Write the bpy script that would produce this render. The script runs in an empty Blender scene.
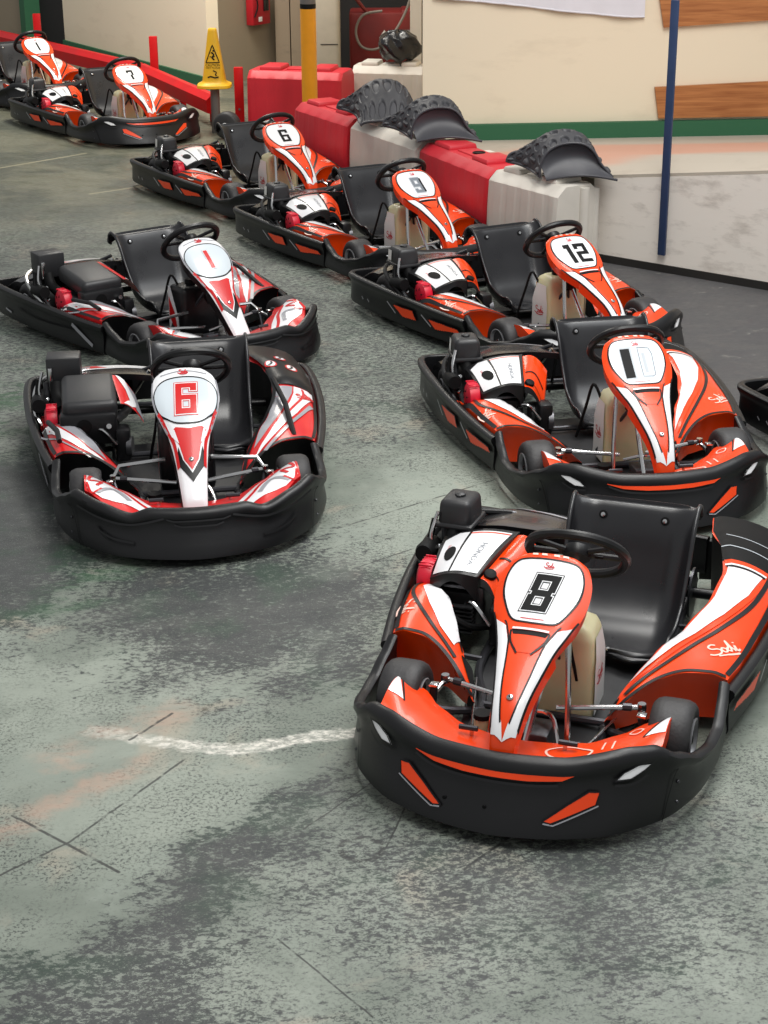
import bpy, bmesh, math, random
from mathutils import Vector, Matrix
from mathutils.geometry import delaunay_2d_cdt
random.seed(7)
PI = math.pi
scene = bpy.context.scene
col = scene.collection

# ------------------------------------------------------------------ materials
def s2l(c):
    return tuple(((x/12.92) if x <= .04045 else ((x+.055)/1.055)**2.4) for x in c)
def rgb(r, g, b): return s2l((r/255, g/255, b/255))
def mat(name, c, rough=.5, metal=0, coat=0, bump=0, bscale=40, var=0, vscale=8, spec=.5, trans=0, sss=0):
    m = bpy.data.materials.new(name); m.use_nodes = True
    nt = m.node_tree; b = nt.nodes['Principled BSDF']
    b.inputs['Base Color'].default_value = (*c, 1)
    b.inputs['Roughness'].default_value = rough
    b.inputs['Metallic'].default_value = metal
    b.inputs['Coat Weight'].default_value = coat
    b.inputs['Coat Roughness'].default_value = .08
    b.inputs['Specular IOR Level'].default_value = spec
    if sss:
        b.inputs['Subsurface Weight'].default_value = sss
        b.inputs['Subsurface Radius'].default_value = (.05, .04, .02)
    tc = nt.nodes.new('ShaderNodeTexCoord')
    if var:
        n = nt.nodes.new('ShaderNodeTexNoise'); n.inputs['Scale'].default_value = vscale; n.inputs['Detail'].default_value = 6
        nt.links.new(tc.outputs['Object'], n.inputs['Vector'])
        r = nt.nodes.new('ShaderNodeMapRange')
        r.inputs['From Min'].default_value = .3; r.inputs['From Max'].default_value = .7
        r.inputs['To Min'].default_value = 1-var; r.inputs['To Max'].default_value = 1+var
        nt.links.new(n.outputs['Fac'], r.inputs['Value'])
        mx = nt.nodes.new('ShaderNodeVectorMath'); mx.operation = 'SCALE'
        mx.inputs[0].default_value = c
        nt.links.new(r.outputs['Result'], mx.inputs['Scale'])
        nt.links.new(mx.outputs['Vector'], b.inputs['Base Color'])
        r2 = nt.nodes.new('ShaderNodeMapRange')
        r2.inputs['To Min'].default_value = max(.02, rough-.12); r2.inputs['To Max'].default_value = min(1, rough+.12)
        nt.links.new(n.outputs['Fac'], r2.inputs['Value'])
        nt.links.new(r2.outputs['Result'], b.inputs['Roughness'])
    if bump:
        n = nt.nodes.new('ShaderNodeTexNoise'); n.inputs['Scale'].default_value = bscale; n.inputs['Detail'].default_value = 4
        nt.links.new(tc.outputs['Object'], n.inputs['Vector'])
        bp = nt.nodes.new('ShaderNodeBump'); bp.inputs['Strength'].default_value = bump; bp.inputs['Distance'].default_value = .01
        nt.links.new(n.outputs['Fac'], bp.inputs['Height']); nt.links.new(bp.outputs['Normal'], b.inputs['Normal'])
    return m

ORANGE = mat('orange_gloss', rgb(238, 66, 6), .32, coat=.2, var=.05, spec=.35)
RED = mat('red_gloss', rgb(205, 24, 26), .32, coat=.2, var=.05, spec=.35)
WHITE = mat('white_gloss', rgb(236, 236, 238), .25, coat=.5)
PLATE = mat('plate_pale', rgb(205, 214, 220), .25, coat=.5)
GREY = mat('grey_gloss', rgb(150, 150, 156), .3, coat=.4)
BLINE = mat('black_gloss', rgb(12, 12, 14), .35, spec=.3)
BPLASTIC = mat('black_plastic', rgb(18, 18, 20), .38, bump=.05, bscale=260, var=.2, vscale=5, spec=.4)
BSEAT = mat('seat_black', rgb(28, 28, 31), .30, var=.08, vscale=6, spec=.6)
BRUBBER = mat('tyre_rubber', rgb(46, 45, 46), .55, bump=.15, bscale=90, var=.15, vscale=20)
BMATTE = mat('black_matte', rgb(12, 12, 13), .6, spec=.2)
BBOX = mat('airbox_black', rgb(40, 40, 42), .42, bump=.08, bscale=300)
STEEL = mat('chrome_steel', rgb(205, 205, 205), .18, metal=1)
FRAME = mat('frame_grey', rgb(70, 70, 74), .35, metal=.7)
ALU = mat('floor_tray_alu', rgb(120, 118, 112), .4, metal=.6, var=.25, vscale=12)
TRAYB = mat('floor_tray_black', rgb(40, 40, 42), .5, metal=.2, var=.2, vscale=12)
TANK = mat('tank_cream', rgb(212, 205, 165), .35, sss=.25, var=.06, vscale=4)
TANKW = mat('tank_white', rgb(232, 230, 226), .3)
ENGRED = mat('engine_red', rgb(205, 18, 48), .4)
ENGINE = mat('engine_metal', rgb(95, 95, 98), .4, metal=.8, var=.3, vscale=30)
SCRIPT_W = mat('script_white', rgb(245, 205, 190), .35)
SCRIPT_R = mat('script_red', rgb(200, 30, 40), .35)
FADED = mat('faded_print', rgb(176, 182, 188), .4)
FADED2 = mat('faded_grey_print', rgb(120, 126, 134), .4)
SMOKE = mat('dark_gloss_fairing', rgb(22, 22, 24), .25, coat=.3)
RIM = mat('rim_grey', rgb(165, 165, 168), .35, metal=.35)
RIMB = mat('rim_black', rgb(30, 30, 32), .4)

# ------------------------------------------------------------------ mesh builder
def cat(pts, n=6, closed=False):
    """Catmull-Rom resample"""
    P = [Vector(p) for p in pts]; out = []
    N = len(P)
    rng = range(N) if closed else range(N-1)
    for i in rng:
        if closed: a, b, c, d = P[(i-1) % N], P[i], P[(i+1) % N], P[(i+2) % N]
        else: a, b, c, d = P[max(i-1, 0)], P[i], P[i+1], P[min(i+2, N-1)]
        for k in range(n):
            t = k/n
            out.append(.5*((2*b)+(c-a)*t+(2*a-5*b+4*c-d)*t*t+(3*b-a-3*c+d)*t**3))
    if not closed: out.append(P[-1])
    return out
def interp(tab, x):
    if x <= tab[0][0]: return tab[0][1]
    for (a, b), (c, d) in zip(tab, tab[1:]):
        if x <= c:
            t = (x-a)/(c-a); t = t*t*(3-2*t)*.5+t*.5
            return b+(d-b)*t
    return tab[-1][1]

class MB:
    def __init__(s): s.v = []; s.f = []; s.m = []; s.mats = []
    def mi(s, m):
        if m not in s.mats: s.mats.append(m)
        return s.mats.index(m)
    def add(s, vs, fs, m, T=None):
        o = len(s.v); k = s.mi(m)
        for p in vs:
            p = Vector(p); s.v.append(T @ p if T else p)
        for f in fs: s.f.append([i+o for i in f]); s.m.append(k)
        return s
    def grid(s, fn, nu, nv, m, cu=False, cv=False):
        vs = []; fs = []
        U = nu if cu else nu+1; V = nv if cv else nv+1
        for i in range(U):
            for j in range(V): vs.append(fn(i/nu, j/nv))
        for i in range(nu):
            for j in range(nv):
                a, b = i, (i+1) % U; c, d = j, (j+1) % V
                fs.append((a*V+c, b*V+c, b*V+d, a*V+d))
        return s.add(vs, fs, m)
    def tube(s, pts, r, m, n=8, closed=False, smooth=0, caps=True):
        P = cat(pts, smooth, closed) if smooth else [Vector(p) for p in pts]
        N = len(P); R = r if isinstance(r, (list, tuple)) else [r]*N
        vs = []; fs = []; u = None
        for i in range(N):
            if closed: t = (P[(i+1) % N]-P[(i-1) % N]).normalized()
            else: t = (P[min(i+1, N-1)]-P[max(i-1, 0)]).normalized()
            if u is None:
                u = t.orthogonal().normalized()
            u = (u-t*u.dot(t)).normalized(); w = t.cross(u)
            for k in range(n):
                a = 2*PI*k/n; vs.append(P[i]+(u*math.cos(a)+w*math.sin(a))*R[i])
        M_ = N if closed else N-1
        for i in range(M_):
            j = (i+1) % N
            for k in range(n): fs.append((i*n+k, i*n+(k+1) % n, j*n+(k+1) % n, j*n+k))
        if not closed and caps:
            fs.append(tuple(range(n-1, -1, -1))); fs.append(tuple((N-1)*n+k for k in range(n)))
        return s.add(vs, fs, m)
    def lathe(s, prof, org, axis, m, n=24, mats=None):
        org = Vector(org); ax = Vector(axis).normalized(); u = ax.orthogonal().normalized(); w = ax.cross(u)
        vs = []
        for r, h in prof:
            for k in range(n):
                a = 2*PI*k/n; vs.append(org+ax*h+(u*math.cos(a)+w*math.sin(a))*r)
        fs = []
        for i in range(len(prof)-1):
            for k in range(n): fs.append((i*n+k, i*n+(k+1) % n, (i+1)*n+(k+1) % n, (i+1)*n+k))
        fs.append(tuple(range(n-1, -1, -1))); fs.append(tuple((len(prof)-1)*n+k for k in range(n)))
        return s.add(vs, fs, m)
    def box(s, c, size, m, bev=.008, rot=None, seg=2, taper=1):
        bm = bmesh.new(); bmesh.ops.create_cube(bm, size=1)
        for v in bm.verts:
            k = taper if v.co.z > 0 else 1
            v.co = Vector((v.co.x*size[0]*k, v.co.y*size[1]*k, v.co.z*size[2]))
        if bev: bmesh.ops.bevel(bm, geom=bm.edges[:], offset=bev, segments=seg, affect='EDGES', profile=.5)
        T = Matrix.Translation(c)
        if rot is not None: T = T @ rot
        bm.verts.index_update()
        s.add([v.co for v in bm.verts], [[v.index for v in f.verts] for f in bm.faces], m, T); bm.free()
        return s
    def prism(s, poly, h0, h1, m, T=None, shrink=1):
        n = len(poly); cx = sum(p[0] for p in poly)/n; cy = sum(p[1] for p in poly)/n
        vs = [(x, y, h0) for x, y in poly]+[(cx+(x-cx)*shrink, cy+(y-cy)*shrink, h1) for x, y in poly]
        fs = [tuple(range(n-1, -1, -1)), tuple(range(n, 2*n))]+[(i, (i+1) % n, n+(i+1) % n, n+i) for i in range(n)]
        return s.add(vs, fs, m, T)
    # ---- marks lying on a surface S(a,b)->Vector
    def decal(s, S, poly, m, off=.0012, res=.02, smooth=0, flip=False):
        P = [Vector((p[0], p[1])) for p in (cat([(x, y, 0) for x, y in poly], smooth, True) if smooth else poly)]
        # refine boundary
        Q = []
        for i, p in enumerate(P):
            q = P[(i+1) % len(P)]; k = max(1, int((q-p).length/res))
            for j in range(k): Q.append(p+(q-p)*(j/k))
        x0 = min(p.x for p in Q); x1 = max(p.x for p in Q); y0 = min(p.y for p in Q); y1 = max(p.y for p in Q)
        pts = list(Q); n = len(Q)
        def inside(x, y):
            c = False
            for i in range(n):
                a, b = Q[i], Q[i-1]
                if (a.y > y) != (b.y > y) and x < (b.x-a.x)*(y-a.y)/(b.y-a.y)+a.x: c = not c
            return c
        x = x0+res*.5
        while x < x1:
            y = y0+res*.5
            while y < y1:
                if inside(x, y): pts.append(Vector((x, y)))
                y += res
            x += res
        vs, _, fs, *_ = delaunay_2d_cdt(pts, [], [list(range(n))], 1, 1e-6)
        out = [s.lift(S, v.x, v.y, off, flip) for v in vs]
        return s.add(out, [tuple(f) for f in fs], m)
    @staticmethod
    def lift(S, a, b, off, flip=False):
        e = .001; p = S(a, b); n = (S(a+e, b)-p).cross(S(a, b+e)-p)
        if n.length < 1e-12: return p
        n.normalize()
        return p+n*(-off if flip else off)
    def ribbon(s, S, pts, w, m, off=.0018, smooth=6, closed=False, flip=False, res=.015):
        P = cat([(x, y, 0) for x, y in pts], smooth, closed) if smooth else [Vector((x, y, 0)) for x, y in pts]
        if not smooth:
            Q = []
            for i in range(len(P) if closed else len(P)-1):
                p, q = P[i], P[(i+1) % len(P)]; k = max(1, int((q-p).length/res))
                for j in range(k): Q.append(p+(q-p)*(j/k))
            if not closed: Q.append(P[-1])
            P = Q
        N = len(P); vs = []
        for i in range(N):
            a = P[(i-1) % N] if closed or i else P[0]; b = P[(i+1) % N] if closed or i < N-1 else P[-1]
            t = (b-a).normalized(); n = Vector((-t.y, t.x, 0)); ww = w(i/(N-1)) if callable(w) else w
            for k in (-.5, .5):
                q = P[i]+n*ww*k; vs.append(s.lift(S, q.x, q.y, off, flip))
        M_ = N if closed else N-1
        fs = [(2*i, 2*i+1, 2*((i+1) % N)+1, 2*((i+1) % N)) for i in range(M_)]
        return s.add(vs, fs, m)
    def build(s, name, parent=None, sharp=35, recalc=True):
        me = bpy.data.meshes.new(name); me.from_pydata([tuple(v) for v in s.v], [], s.f)
        for m in s.mats: me.materials.append(m)
        me.polygons.foreach_set('material_index', s.m)
        me.polygons.foreach_set('use_smooth', [True]*len(s.f)); me.update()
        if recalc:
            bm = bmesh.new(); bm.from_mesh(me); bmesh.ops.recalc_face_normals(bm, faces=bm.faces[:]); bm.to_mesh(me); bm.free()
        me.set_sharp_from_angle(angle=math.radians(sharp))
        o = bpy.data.objects.new(name, me); col.objects.link(o)
        if parent: o.parent = parent
        return o

def tag(o, label, category, group=None):
    o['label'] = label; o['category'] = category
    if group: o['group'] = group
    return o
def empty(name, loc, rz=0):
    o = bpy.data.objects.new(name, None); o.empty_display_size = .1; col.objects.link(o)
    o.location = loc; o.rotation_euler = (0, 0, rz); return o
def struct(o): o['kind'] = 'structure'; return o
def children(o): return list(o.children)
def copy_tree(o, parent=None):
    c = o.copy(); col.objects.link(c); c.parent = parent
    for ch in children(o): copy_tree(ch, c)
    return c

# ------------------------------------------------------------------ lettering
def affine(org, right, up, S=None):
    """text coords -> surface coords"""
    return lambda a, b: (org[0]+right[0]*a+up[0]*b, org[1]+right[1]*a+up[1]*b)
SODI = [[(.62, .9), (.35, 1.05), (.05, .9), (.12, .62), (.5, .5), (.62, .25), (.35, 0), (-.1, .02), (-.35, .2)],
        [(.62, .25), (.85, .5), (1.05, .3), (.95, .05), (.75, .08), (.72, .35)],
        [(1.05, .3), (1.45, .48), (1.3, .05), (1.1, .2), (1.35, .5), (1.55, 1.1), (1.5, .4), (1.65, .05)],
        [(1.65, .05), (1.85, .5), (1.85, .1), (2.15, .2)], [(1.93, .72), (1.98, .8)],
        [(.1, -.15), (.9, -.25), (1.9, -.12)]]
def script(mb, S, org, right, up, size, m, w=.006, flip=False, off=.0024):
    r = Vector(right).normalized()*size; u = Vector(up).normalized()*size
    f = affine(org, r, u)
    for st in SODI:
        mb.ribbon(S, [f(a-1, b-.5) for a, b in st], w, m, off=off, smooth=5, flip=flip)
def text_mesh(mb, S, body, org, right, up, size, m, off=.0024, flip=False):
    cu = bpy.data.curves.new('t', 'FONT'); cu.body = body; cu.size = 1; cu.align_x = 'CENTER'; cu.align_y = 'CENTER'
    o = bpy.data.objects.new('t', cu); col.objects.link(o)
    me = bpy.data.meshes.new_from_object(o)
    r = Vector(right).normalized()*size; u = Vector(up).normalized()*size; f = affine(org, r, u)
    vs = []
    for v in me.vertices:
        a, b = f(v.co.x, v.co.y); vs.append(mb.lift(S, a, b, off, flip))
    mb.add(vs, [tuple(p.vertices) for p in me.polygons], m)
    bpy.data.objects.remove(o); bpy.data.curves.remove(cu); bpy.data.meshes.remove(me)
# squared race digits drawn as thick strokes in a 1 x 1.5 cell, list of boxes (x0,y0,x1,y1)
t_ = .3
DIG = {'8': [(0, 0, t_, .68), (0, .82, t_, 1.5), (1-t_, 0, 1, .68), (1-t_, .82, 1, 1.5), (t_, 0, 1-t_, .24), (t_, 1.26, 1-t_, 1.5), (.1, .62, .9, .88)],
       '6': [(0, 0, t_, 1.5), (1-t_, 0, 1, .88), (t_, 0, 1-t_, .24), (t_, 1.26, 1, 1.5), (t_, .64, 1-t_, .88), (1-t_, 1.1, 1, 1.26)],
       '9': [(1-t_, 0, 1, 1.5), (0, .62, t_, 1.5), (t_, 1.26, 1-t_, 1.5), (t_, .62, 1-t_, .86), (0, 0, 1-t_, .24), (0, .24, t_, .4)],
       '1': [(.35, 0, .68, 1.5), ],
       'l': [(.5, 0, .84, 1.5), (.3, 1.22, .5, 1.5)],
       '2': [(0, 0, 1, .26), (0, .26, t_, .64), (0, .64, 1, .88), (1-t_, .88, 1, 1.5), (0, 1.26, 1-t_, 1.5), (0, 1.08, t_, 1.26)],
       '7': [(0, 1.22, 1, 1.5), (1-t_, .75, 1, 1.22), (.42, 0, .76, .8), (0, 1.05, t_*.8, 1.22)],
       '0': [(0, 0, t_, 1.5), (1-t_, 0, 1, 1.5), (t_, 0, 1-t_, .24), (t_, 1.26, 1-t_, 1.5)]}
def digits(mb, S, s_, cx, h, m, y0=0, slant=0, gap=.25, outline=None, wscale=1):
    """digits on the nose plate; reading direction +y, up is -x"""
    n = len(s_); k = h/1.5; W = (n+(n-1)*gap)*k*wscale
    def put(box, grow, off, mm, dx):
        x0, b0, x1, b1 = box; x0 -= grow; x1 += grow; b0 -= grow; b1 += grow
        pts = []
        for a, b in ((x0, b0), (x1, b0), (x1, b1), (x0, b1)):
            yy = y0-W/2+dx+a*k*wscale+(b-.75)*k*slant; xx = cx-(b-.75)*k
            pts.append((xx, yy))
        mb.decal(S, pts, mm, off=off, res=.012)
    layers = ([(.075, .0026, outline[0]), (.04, .0031, outline[1])] if outline else [])+[(0, .0036, None)]
    for grow, off, mm in layers:
        for i, ch in enumerate(s_):
            dx = i*(1+gap)*k*wscale
            for j, b in enumerate(DIG[ch]):
                put(b, grow, off+j*.00002, mm or (m[i] if isinstance(m, (list, tuple)) else m), dx)

# ------------------------------------------------------------------ the kart
# local frame: x forward, y to the driver's left, z up
FRONT_OUT = [(.31, .590), (.50, .592), (.70, .570), (.86, .515), (.95, .455), (1.04, .36), (1.09, .26), (1.125, .14), (1.14, 0)]
def resample(P, n):
    L = [0]
    for a, b in zip(P, P[1:]): L.append(L[-1]+(b-a).length)
    out = []; j = 0
    for i in range(n+1):
        t = L[-1]*i/n
        while j < len(L)-2 and L[j+1] < t: j += 1
        k = (t-L[j])/max(1e-9, L[j+1]-L[j]); out.append(P[j].lerp(P[j+1], min(1, max(0, k))))
    return out, L[-1]
class Band:
    """a plastic bumper swept along a plan outline; face(s,z) is its outer skin"""
    def __init__(s, pts, ztop, zbot, inward, n=96, lean=None, sm=8):
        P = cat([(x, y, 0) for x, y in pts], sm)
        s.P, s.len = resample(P, n); s.n = n; s.ztop = ztop; s.zbot = zbot; s.sg = inward; s.lean = lean or (lambda p, z: 0)
    def base(s, a):
        t = min(max((a/s.len+.5)*s.n, 0), s.n-1e-6); i = int(t); p = s.P[i].lerp(s.P[i+1], t-i)
        A = s.P[max(i-1, 0)]; B = s.P[min(i+2, s.n)]; d = (B-A).normalized()
        return p, Vector((-d.y, d.x, 0))*s.sg
    def face(s, a, z, d=0):
        p, nrm = s.base(a); q = p+nrm*d; q.x -= s.lean(p, z); q.z = z; q.y *= 1-getattr(s, 'taper', 0)*max(0, z-.05)*min(1, max(0, (1.0-p.x)/.4)); return q
    def mesh(s, mb, m, prof, nseg=None):
        nseg = nseg or s.n
        def fn(u, v):
            a = (u-.5)*s.len; k = prof[int(round(v*len(prof))) % len(prof)]
            zt, zb = s.ztop(a), s.zbot(a); return s.face(a, zb+(zt-zb)*k[1], k[0])
        mb.grid(fn, nseg, len(prof), m, cv=True)
        for e in (0, 1):
            k = [fn(e, j/len(prof)) for j in range(len(prof))]; mb.add(k, [tuple(range(len(k)))], m)
BPROF = [(.02, 0), (.004, .03), (0, .12), (.002, .3), (.004, .5), (.004, .68), (-.004, .78), (-.012, .86), (-.012, .94), (-.004, .985), (.010, 1.0), (.018, .995), (.024, .97), (.026, .86), (.026, .1), (.026, 0)]

def front_band(style):
    pts = [(x-(.04 if style == 'red' else 0)*(x > .6), y) for x, y in FRONT_OUT]
    full = [(x, -y) for x, y in pts]+[(x, y) for x, y in pts[::-1][1:]]
    ztab = [(0, .250), (.2, .252), (.40, .278), (.50, .272), (.62, .225), (.75, .182), (.9, .155), (1.0, .155), (1.1, .19), (1.2, .235)]
    if style == 'red':
        ztab = [(0, .225), (.2, .228), (.28, .205), (.42, .235), (.58, .262), (.68, .225), (.8, .185), (.93, .165), (1.04, .19), (1.2, .24)]
    zt = lambda a: interp(ztab, abs(a))
    zb = lambda a: .032+.012*min(1, abs(a)/.9)
    lean = lambda p, z: .55*(z-.04)*max(0, p.x-.6)/.54
    b = Band(full, zt, zb, 1, lean=lean, n=140); b.taper = .16
    return b
def side_band(sg):
    if sg < 0: pts = [(-.905, .30), (-.94, .45), (-.95, .60), (-.925, .68), (-.84, .712), (-.6, .715), (-.3, .695), (-.05, .664), (.14, .632), (.325, .594)]
    else: pts = [(-.905, .30), (-.935, .45), (-.94, .58), (-.915, .65), (-.84, .688), (-.6, .698), (-.3, .686), (-.05, .660), (.14, .630), (.325, .594)]
    pts = [(x, y*sg) for x, y in pts]
    zt = lambda a: .214+.010*math.cos(a*3)
    b = Band(pts, zt, lambda a: .04, -1*sg, n=90)
    return b

def pod_tabs(side):
    if side > 0:   # driver's left, long pod
        yi = [(-.92, .34), (-.75, .36), (-.55, .43), (-.38, .455), (-.2, .44), (0, .385), (.15, .315), (.28, .27), (.4, .235), (.5, .215)]
        xr = -.92
    else:
        yi = [(-.55, .63), (-.3, .62), (-.16, .575), (-.06, .50), (.06, .425), (.2, .365), (.3, .315), (.4, .265), (.5, .225)]
        xr = -.55
    yo = [(-.95, .63), (-.6, .662), (-.3, .652), (-.05, .628), (.15, .602), (.3, .572), (.5, .55)]
    return xr, yi, yo
ZI = [(-.92, .30), (-.6, .325), (-.35, .31), (-.1, .275), (.1, .24), (.3, .195), (.5, .13)]
ZO = [(-.92, .235), (-.5, .24), (0, .238), (.28, .235), (.5, .225)]
def pod_surface(side):
    xr, yi, yo = pod_tabs(side)
    def S(x, y):
        yy = abs(y); a, b = interp(yi, x), interp(yo, x); v = min(1.2, max(-.2, (yy-a)/max(.02, b-a)))
        za = interp(ZI, x)
        if side < 0: za = min(za, interp([(-.55, .15), (-.2, .165), (-.08, .225), (0, .262), (.2, .24), (.5, .13)], x))
        zo_ = interp(ZO, x)
        if side < 0: zo_ = min(zo_, interp([(-.55, .15), (-.2, .165), (-.06, .232), (.1, .24)], x))
        zz = za*(1-v)+zo_*v
        zz += .022*math.sin(PI*min(1, max(0, v)))-.03*max(0, v-.85)/.15*.5-.012*max(0, .1-v)/.1
        return Vector((x, y, zz))
    def xf(v): return interp([(0, .50), (.12, .44), (.3, .355), (.55, .31), (1, .285)], v)
    return S, xf, xr, yi, yo

def nose_tabs(style):
    if style == 'orange':
        zt = [(.365, .625), (.385, .634), (.41, .626), (.45, .598), (.52, .552), (.60, .506), (.66, .482), (.70, .468), (.8, .424), (.895, .375), (.95, .325), (.985, .27), (.995, .235)]
        wt = [(.365, .045), (.385, .10), (.41, .128), (.46, .150), (.52, .152), (.58, .138), (.63, .116), (.68, .100), (.74, .086), (.82, .068), (.9, .053), (.96, .043), (.995, .036)]
    else:
        zt = [(.33, .610), (.35, .616), (.38, .606), (.43, .570), (.5, .520), (.56, .468), (.60, .425), (.66, .365), (.72, .305), (.78, .245), (.83, .195), (.845, .165)]
        wt = [(.33, .055), (.35, .10), (.38, .125), (.43, .142), (.49, .142), (.54, .122), (.59, .095), (.64, .078), (.70, .066), (.76, .058), (.82, .052), (.845, .048)]
    return zt, wt
def lin(tab, x):
    if x <= tab[0][0]: return tab[0][1]
    for (a, b), (c, d) in zip(tab, tab[1:]):
        if x <= c: return b+(d-b)*(x-a)/(c-a)
    return tab[-1][1]
def smoothtab(tab):
    P = cat([(a, b, 0) for a, b in tab], 5); return [(p.x, p.y) for p in P]
def nose_surface(style):
    zt, wt = nose_tabs(style); zt = smoothtab(zt); wt = smoothtab(wt)
    def S(x, y):
        w = lin(wt, x); k = min(1.3, abs(y)/w)
        return Vector((x, y, lin(zt, x)-.010*k*k-.014*max(0, k-.8)/.2))
    return S, wt

def build_kart(style):
    O = style == 'orange'
    BODY = ORANGE if O else RED
    root = empty('go_kart', (0, 0, 0))
    # ---- floor tray & chassis
    mb = MB()
    mb.prism([(-.30, -.30), (.30, -.30), (.62, -.24), (.93, -.26), (.97, -.12), (.97, .12), (.93, .26), (.62, .24), (.30, .30), (-.30, .30)], .038, .046, TRAYB)
    mb.prism([(.60, -.21), (.90, -.22), (.93, 0), (.90, .22), (.60, .21)], .0465, .050, ALU if O else TRAYB)
    mb.build('floor_tray', root)
    mb = MB()
    for sg in (-1, 1):
        mb.tube([(-.80, .30*sg, .075), (-.3, .31*sg, .07), (.15, .30*sg, .07), (.40, .22*sg, .07), (.70, .20*sg, .07), (.96, .14*sg, .08), (.99, 0, .085)], .015, FRAME, smooth=5)
        mb.tube([(.46, .20*sg, .07), (.55, .32*sg, .10), (.551, .38*sg, .125)], .014, FRAME, smooth=4)
        mb.tube([(-.35, .31*sg, .08), (-.35, .55*sg, .09), (-.35, .66*sg, .09)], .011, FRAME)
        mb.tube([(.12, .30*sg, .08), (.12, .50*sg, .09), (.12, .61*sg, .09)], .011, FRAME)
        mb.tube([(-.35, .60*sg, .10), (.12, .57*sg, .10)], .011, FRAME)
        mb.tube([(.80, .18*sg, .09), (.98, .20*sg, .10), (1.02, .20*sg, .12)], .010, FRAME)
    mb.tube([(-.80, -.30, .075), (-.80, .30, .075)], .015, FRAME)
    mb.tube([(-.10, -.31, .07), (-.10, .31, .07)], .013, FRAME)
    mb.tube([(.42, -.22, .07), (.42, .22, .07)], .014, FRAME)
    mb.tube([(.70, -.20, .07), (.70, .20, .07)], .012, FRAME)
    mb.build('chassis_frame', root)
    # ---- front bumper
    fb = front_band(style); mb = MB(); fb.mesh(mb, BPLASTIC, BPROF)
    F = lambda a, z: fb.face(a, z, 0)
    fl = dict(flip=False)
    if O:
        # sunk orange slot below the lip, dark shelf under it
        mb.decal(F, [(-.268, .212), (-.20, .196), (-.1, .190), (.1, .190), (.20, .196), (.245, .214), (.2, .214), (.1, .206), (-.1, .206), (-.19, .213), (-.262, .222)], ORANGE, off=.006, res=.015, **fl)
        mb.ribbon(F, [(-.262, .203), (-.20, .186), (-.1, .179), (.1, .179), (.19, .184)], .007, BPLASTIC, off=.012, **fl)
        for sg in (-1, 1):
            q = [(sg*a, z) for a, z in ((.155, .088), (.182, .083), (.31, .133), (.318, .168), (.285, .170), (.225, .135))]
            mb.decal(F, q, ORANGE, off=.005, res=.015, **fl)
            mb.ribbon(F, q+[q[0]], .005, BLINE, off=.006, smooth=0, **fl)
            mb.ribbon(F, [(sg*.16, .083), (sg*.19, .079), (sg*.318, .131)], .004, GREY, off=.006, smooth=0, **fl)
            q = [(sg*a, z) for a, z in ((.36, .196), (.41, .196), (.455, .214), (.495, .236), (.43, .231), (.385, .216))]
            mb.decal(F, q, WHITE, off=.007, res=.015, **fl)
            mb.ribbon(F, q+[q[0]], .004, BPLASTIC, off=.010, smooth=0, **fl)
            mb.ribbon(F, [(sg*.36, .183), (sg*.42, .182), (sg*.47, .2)], .008, BPLASTIC, off=.012, **fl)
        for a in (-.13, .0):
            mb.lathe([(0, 0), (.006, 0), (.006, .004), (0, .005)], fb.face(a-.02, .11, .001), (1, 0, 0), BMATTE, 8)
    else:
        for sg in (-1, 1):
            mb.ribbon(F, [(sg*.27, .098), (sg*.37, .112), (sg*.45, .142)], .008, BPLASTIC, off=.012, **fl)
            mb.ribbon(F, [(sg*.27, .09), (sg*.38, .10), (sg*.45, .142)], .006, BLINE, off=.007, **fl)
            mb.ribbon(F, [(sg*.14, .19), (sg*.28, .165), (sg*.42, .18), (sg*.55, .206)], .008, BPLASTIC, off=.012, **fl)
        for z, w in ((.178, .13), (.158, .10)):
            mb.ribbon(F, [(-w, z+.008), (-w+.03, z), (w-.03, z), (w, z+.008)], .006, BPLASTIC, off=.012, smooth=0, **fl)
    for sg in (-1, 1):   # panel joint and rivets
        mb.ribbon(F, [(sg*.55, .045), (sg*.57, .12), (sg*.60, .18), (sg*.66, .19)], .004, BMATTE, off=.003, **fl)
        for z in (.08, .14):
            mb.lathe([(0, 0), (.006, 0), (.005, .004), (0, .005)], fb.face(sg*.62, z, .002), -fb.base(sg*.62)[1], FRAME, 8)
    mb.build('front_bumper', root)
    # ---- side bumpers
    for sg in (-1, 1):
        sb = side_band(sg); mb = MB(); sb.mesh(mb, BPLASTIC, BPROF)
        # convert x on the side to the band's own length
        def s_of(x):
            best = min(range(sb.n+1), key=lambda i: abs(sb.P[i].x-x)+(10 if i < 25 else 0)); return (best/sb.n-.5)*sb.len
        F = lambda a, z: sb.face(a, z, 0)
        fl = sg > 0
        if O:
            q1 = [(-.33, .152), (-.13, .158), (-.09, .108), (-.22, .100)]; q2 = [(.02, .146), (.27, .142), (.31, .122), (.09, .098)]
            for q in (q1, q2):
                q = [(s_of(x), z) for x, z in q]
                mb.decal(F, q, ORANGE, off=.006, res=.02, flip=fl)
                mb.ribbon(F, q+[q[0]], .006, BLINE, off=.006, smooth=0, flip=fl)
            for x in (-.36, -.01):
                mb.ribbon(F, [(s_of(x-.02), .158), (s_of(x+.06), .108)], .008, GREY, off=.010, smooth=0, flip=fl)
            for x in (-.70, -.63):
                mb.ribbon(F, [(s_of(x), .115), (s_of(x+.03), .10)], .008, GREY, off=.006, smooth=0, flip=fl)
        else:
            mb.ribbon(F, [(s_of(-.55), .13), (s_of(-.3), .115), (s_of(.05), .13)], .012, BPLASTIC, off=.012, flip=fl)
            mb.ribbon(F, [(s_of(-.7), .10), (s_of(-.62), .09)], .012, GREY, off=.005, smooth=0, flip=fl)
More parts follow.
